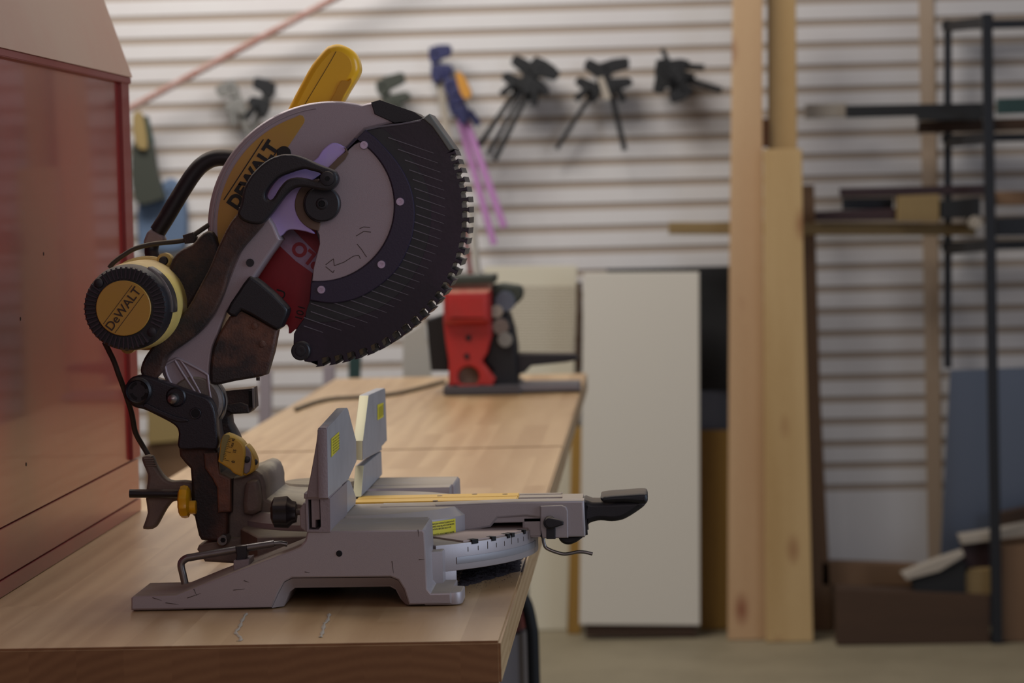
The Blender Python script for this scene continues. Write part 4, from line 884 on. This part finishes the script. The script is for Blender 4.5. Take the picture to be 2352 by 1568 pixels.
stick('brown_stack_board', [(2290, 440), (2430, 436), (2430, 470), (2290, 472)], 8.32, .05, 'brown', 'brown board on the middle arm right of the upright, upper one')
stick('grey_stack_board', [(2290, 500), (2430, 496), (2430, 540), (2290, 542)], 8.32, .05, 'rack', 'dark grey board on the middle arm right of the upright, lower one')
lathe('end_cap', [(.018, 0), (.02, .004), (.02, .09)], A(2241, 511, 8.25), 'Y', M_['pale'], PS, 24, label='white round end cap')
stick('sheet_metal', [(2182, 850), (2480, 838), (2480, flo(2480, 8.45)), (2152, flo(2152, 8.45))], 8.45, .01, 'blueg', 'large blue-grey sheet leaning on the wall behind the rack', 'sheet')
# timber on the floor
stick('floor_beam', [(1888, 1290), (2110, 1298), (2110, 1346), (1888, 1344)], 8.40, .07, 'brown', 'pale squared timber lying behind the dark beam', 'timber')
stick('rear_support', [(1888, 1344), (2110, 1346), (2110, flo(2110, 8.42)), (1888, flo(1888, 8.42))], 8.42, .05, 'brown', 'brown timber under the pale squared timber near the wall', 'timber')
stick('dark_beam', [(1922, 1352), (2274, 1368), (2274, flo(2200, 8.12)), (1922, flo(2000, 8.12))], 8.12, .1, 'darkw', 'dark reddish-brown beam lying on the floor in front', 'timber')
def block(name, P, Y, th, m, label): return stick(name, P, Y, th, m, label, 'offcut')
block('pale_offcut', [(2072, 1318), (2150, 1286), (2212, 1266), (2216, 1276), (2158, 1312), (2082, 1332)], 8.14, .06, 'pale', 'pale offcut tilted on top of the dark beam')
block('dark_offcut', [(2095, 1334), (2160, 1314), (2218, 1290), (2218, 1366), (2100, 1360)], 8.15, .07, 'blk', 'black offcut under the tilted pale one')
block('grey_offcut', [(2204, 1232), (2270, 1222), (2352, 1206), (2420, 1196), (2420, 1214), (2352, 1232), (2210, 1250)], 8.16, .08, 'pale', 'long pale offcut topmost on the pile by the rack')
block('brown_offcut', [(2210, 1250), (2296, 1240), (2296, 1304), (2212, 1312)], 8.2, .06, 'maroon', 'dark brown offcut beneath the long pale one')
block('tan_offcut', [(2214, 1322), (2226, 1308), (2300, 1304), (2300, 1366), (2212, 1364)], 8.16, .07, 'pineh', 'small tan offcut resting on the right end of the dark beam')
stick('timber_crate', [(2300, 1252), (2440, 1246), (2440, flo(2440, 8.14)), (2300, flo(2300, 8.14))], 8.14, .2, 'brown', 'brown timber stack at the right edge behind the upright', 'timber')
stick('rust_plank', [(2292, 1180), (2430, 1150), (2430, 1205), (2292, 1222)], 8.3, .05, 'darkw', 'orange-brown plank behind the long pale offcut at the right edge', 'timber')

# ================================================================== tools hanging on the slat wall
YT = 8.52
def clamp(label, head, tail, bw=7, jaw=34, m='blk', grip='blk', off=0, group='bar clamps hanging on the slat wall', side=1, short=False, name='bar_clamp'):
    off *= .65
    bw *= 1.25; jaw *= 1.1
    h, t = Vector(head), Vector(tail); d = (t-h).normalized(); n = Vector((-d.y, d.x))*side; Y = YT-off
    r = root(name, tuple(A(head[0], head[1], Y)), label, 'clamp', group)
    def P(a, b): v = h+d*a+n*b; return (v.x, v.y)
    L_ = (t-h).length
    prism('bar', [P(-10, -bw/2), P(L_, -bw/2), P(L_, bw/2), P(-10, bw/2)], Y, Y+.012, M_[m], r, .002)
    prism('fixed_jaw', smoothpoly([P(-18, -12), P(-18, jaw), P(-6, jaw+5), P(8, jaw), P(11, 14), P(22, -12)], 2), Y-.012, Y+.02, M_[grip], r, .003)
    q = 34 if not short else 26
    prism('sliding_jaw', smoothpoly([P(q-10, -14), P(q-8, jaw*.7), P(q-2, jaw), P(q+14, jaw), P(q+18, 16), P(q+34, -13)], 2), Y-.016, Y+.02, M_[grip], r, .003)
    a = h+d*(q+8)+n*(-6)
    tube('handle', [A(P(q+8, 14)[0], P(q+8, 14)[1], Y-.03), A(P(q+46, 24)[0], P(q+46, 24)[1], Y-.03)], .011, M_[grip], r, 1)
    cyl('hook', A(P(-2, 0)[0], P(-2, 0)[1], Y-.012), 'Y', .006, YW-Y+.014, M_['rack'], r)
    return r
clamp('dark bar clamp, leftmost bar of the second black bundle', (1215, 165), (1100, 335), 10, 40, side=1)
clamp('dark bar clamp hanging in the middle of the second black bundle', (1232, 150), (1120, 355), 9, 38, 'rack', off=0.06, side=-1)
clamp('dark bar clamp, rightmost bar of the second black bundle', (1240, 160), (1135, 368), 10, 36, off=0.12, side=-1)
clamp('dark clamp with its bar pointing down left in the crossed pair', (1385, 175), (1278, 342), 8, 42, side=1)
clamp('dark clamp with its bar pointing down right in the crossed pair', (1392, 160), (1435, 345), 10, 46, off=0.06, side=-1)
sc = tag(prism('pale_clamp_bar', [(1372, 178), (1386, 176), (1404, 226), (1388, 230)], YT-.115, YT-.105, M_['pale']), 'short pale steel bar lying across the crossed clamps', 'bar'); cyl('bar_hook', A(1388, 200, YT-.106), 'Y', .004, .17, M_['rack'], sc)
clamp('small black clamp at the top of the rightmost cluster', (1525, 150), (1618, 155), 12, 34, off=0.0, short=True, side=1)
clamp('small black clamp at the bottom of the rightmost cluster', (1530, 168), (1658, 208), 12, 40, off=0.07, short=True, side=1)
clamp('small black clamp pointing up in the rightmost cluster', (1570, 205), (1520, 112), 9, 30, off=0.14, short=True, side=-1)
clamp('grey bar clamp left of the pair above the saw', (530, 205), (580, 330), 12, 26, 'greybar', 'greybar', side=1)
clamp('grey bar clamp with black grip, right of the pair above the saw', (615, 205), (570, 330), 14, 30, 'greybar', 'blk', off=0.06, side=1)
clamp('dark clamp peeking over the saw guard with a tan grip', (880, 200), (930, 330), 14, 44, 'olive', 'olive', side=-1)
clamp('blue-headed clamp with tan pistol grip', (1000, 125), (1030, 330), 13, 30, 'pale', 'navy', off=0.0, side=-1)
clamp('pink bar clamp, longer of the two pink bars', (1035, 200), (1135, 562), 12, 14, 'pinkbar', 'navy', off=0.06, side=-1)
clamp('pink bar clamp, shorter of the two pink bars', (1050, 220), (1158, 522), 13, 12, 'pinkbar', 'navy', off=0.12, side=-1)
tag(prism('pistol_grip', smoothpoly([(1048, 166), (1062, 170), (1082, 210), (1076, 226), (1062, 222), (1050, 190)], 3), YT-.19, YT-.16, M_['orange']), 'tan pistol grip hanging beside the blue clamp head', 'grip')
gg = bpy.data.objects['pistol_grip']; cyl('grip_hook', A(1058, 185, YT-.162), 'Y', .005, .23, M_['rack'], gg)
# left group beside the red box
lv = root('hand_plane', tuple(A(340, 350, YT)), 'dark tool with a tan handle hanging just right of the red box', 'tool')
prism('body', smoothpoly([(305, 330), (345, 325), (360, 400), (376, 450), (368, 458), (310, 462)], 3), YT-.03, YT+.02, M_['olive'], lv, .003)
prism('handle', smoothpoly([(304, 265), (325, 262), (338, 330), (330, 345), (310, 330)], 3), YT-.05, YT-.01, M_['tanm'], lv, .005)
prism('side_plate', [(328, 268), (338, 266), (352, 330), (340, 334)], YT-.02, YT+.01, M_['green'], lv, .002)
cyl('hook', A(330, 290, YT-.02), 'Y', .005, .11, M_['rack'], lv)
bb = tag(prism('blue_bag', smoothpoly([(318, 462), (372, 420), (395, 410), (420, 440), (428, 520), (415, 575), (330, 575), (318, 560)], 3), YT+.025, YT+.075, M_['blueb'], None, .01), 'blue cloth bag hanging behind the carry handle of the saw', 'bag'); cyl('hook', A(390, 440, YT+.02), 'Y', .005, .07, M_['rack'], bb)
# rope crossing the top of the wall
rp = [A(770+(300-770)*t, -4+(248+4)*t, YT-.05) for t in [i/24 for i in range(-14, 44)]]
bm = None
ropes = []
for ph in (0, PI):
    P = []
    for i in range(58*8-7):
        t = i/8; k = min(int(t), 56); fr = t-k; c = rp[k].lerp(rp[k+1], fr); a = i*.55+ph
        P.append(c+Vector((0, math.cos(a)*.005, math.sin(a)*.005)))
    ropes.append(P)
ro = tube('hanging_rope', ropes[0], .0075, M_['rope'], None, 1); tag(ro, 'pinkish twisted rope stretched diagonally across the slat wall', 'rope')
tube('rope_strand', ropes[1], .0075, M_['rope'], ro, 1)

# things glimpsed behind the bench at the left
YG = 7.6
bx = tag(prism('tan_carton', [(338, 925), (452, 918), (452, 1010), (338, 1020)], YG, YG+.25, M_['tanm'], None, .004), 'tan carton seen between the red box and the saw column', 'box')
lg_ = tag(prism('carton_stand', [(332, 1022), (450, 1010), (450, flo(450, YG+.02)), (332, flo(332, YG+.02))], YG+.02, YG+.22, M_['brown'], None, .004), 'brown wooden stand under the tan carton', 'stand')
tag(prism('grey_post', [(594, 850), (622, 850), (622, flo(622, 7.9)), (594, flo(594, 7.9))], 7.9, 7.93, mat('mauve_post', '8a7f82', .6)), 'mauve-grey post seen beyond the bench, left of the pair', 'post')
tag(prism('grey_post', [(742, 840), (768, 838), (768, flo(768, 7.9)), (742, flo(742, 7.9))], 7.9, 7.93, mat('mauve_post2', '8a7f82', .6)), 'mauve-grey post seen beyond the bench, right of the pair', 'post')
tag(prism('dark_post', [(800, 780), (830, 770), (826, 870), (808, flo(808, 7.3)-260), (800, flo(800, 7.3))], 7.3, 7.33, M_['green']), 'dark green post under the blade guard beyond the bench', 'post')
# canister under the near bench corner
cn = root('shop_canister', (A(1180, 1500, 4.6).x, 4.6, 0), 'red and grey canister with black rim half hidden by the near bench corner', 'canister')
cx_ = A(1228, 1450, 4.6).x-.15
zc_ = lambda y: A(1200, y, 4.6).z
lathe('drum', [(.125, 0), (.13, .01), (.13, zc_(1470)-.005)], (cx_, 4.75, 0), 'Z', mat('grey_drum', '6c6462', .5), cn, 48)
lathe('red_band', [(.128, 0), (.128, zc_(1420)-zc_(1470))], (cx_, 4.75, zc_(1470)), 'Z', mat('dark_red_drum', '6a1214', .45), cn, 48)
lathe('lid', [(.125, 0), (.12, .03), (.09, .055), (.03, .06)], (cx_, 4.75, zc_(1420)), 'Z', M_['rack'], cn, 48)
tube('hose', [(cx_+.02, 4.72, zc_(1385)), (cx_+.09, 4.70, zc_(1362)), (cx_+.125, 4.69, zc_(1385)), (cx_+.14, 4.69, zc_(1450)), (cx_+.143, 4.69, zc_(1560)), (cx_+.142, 4.69, .1)], .011, M_['blk'], cn)
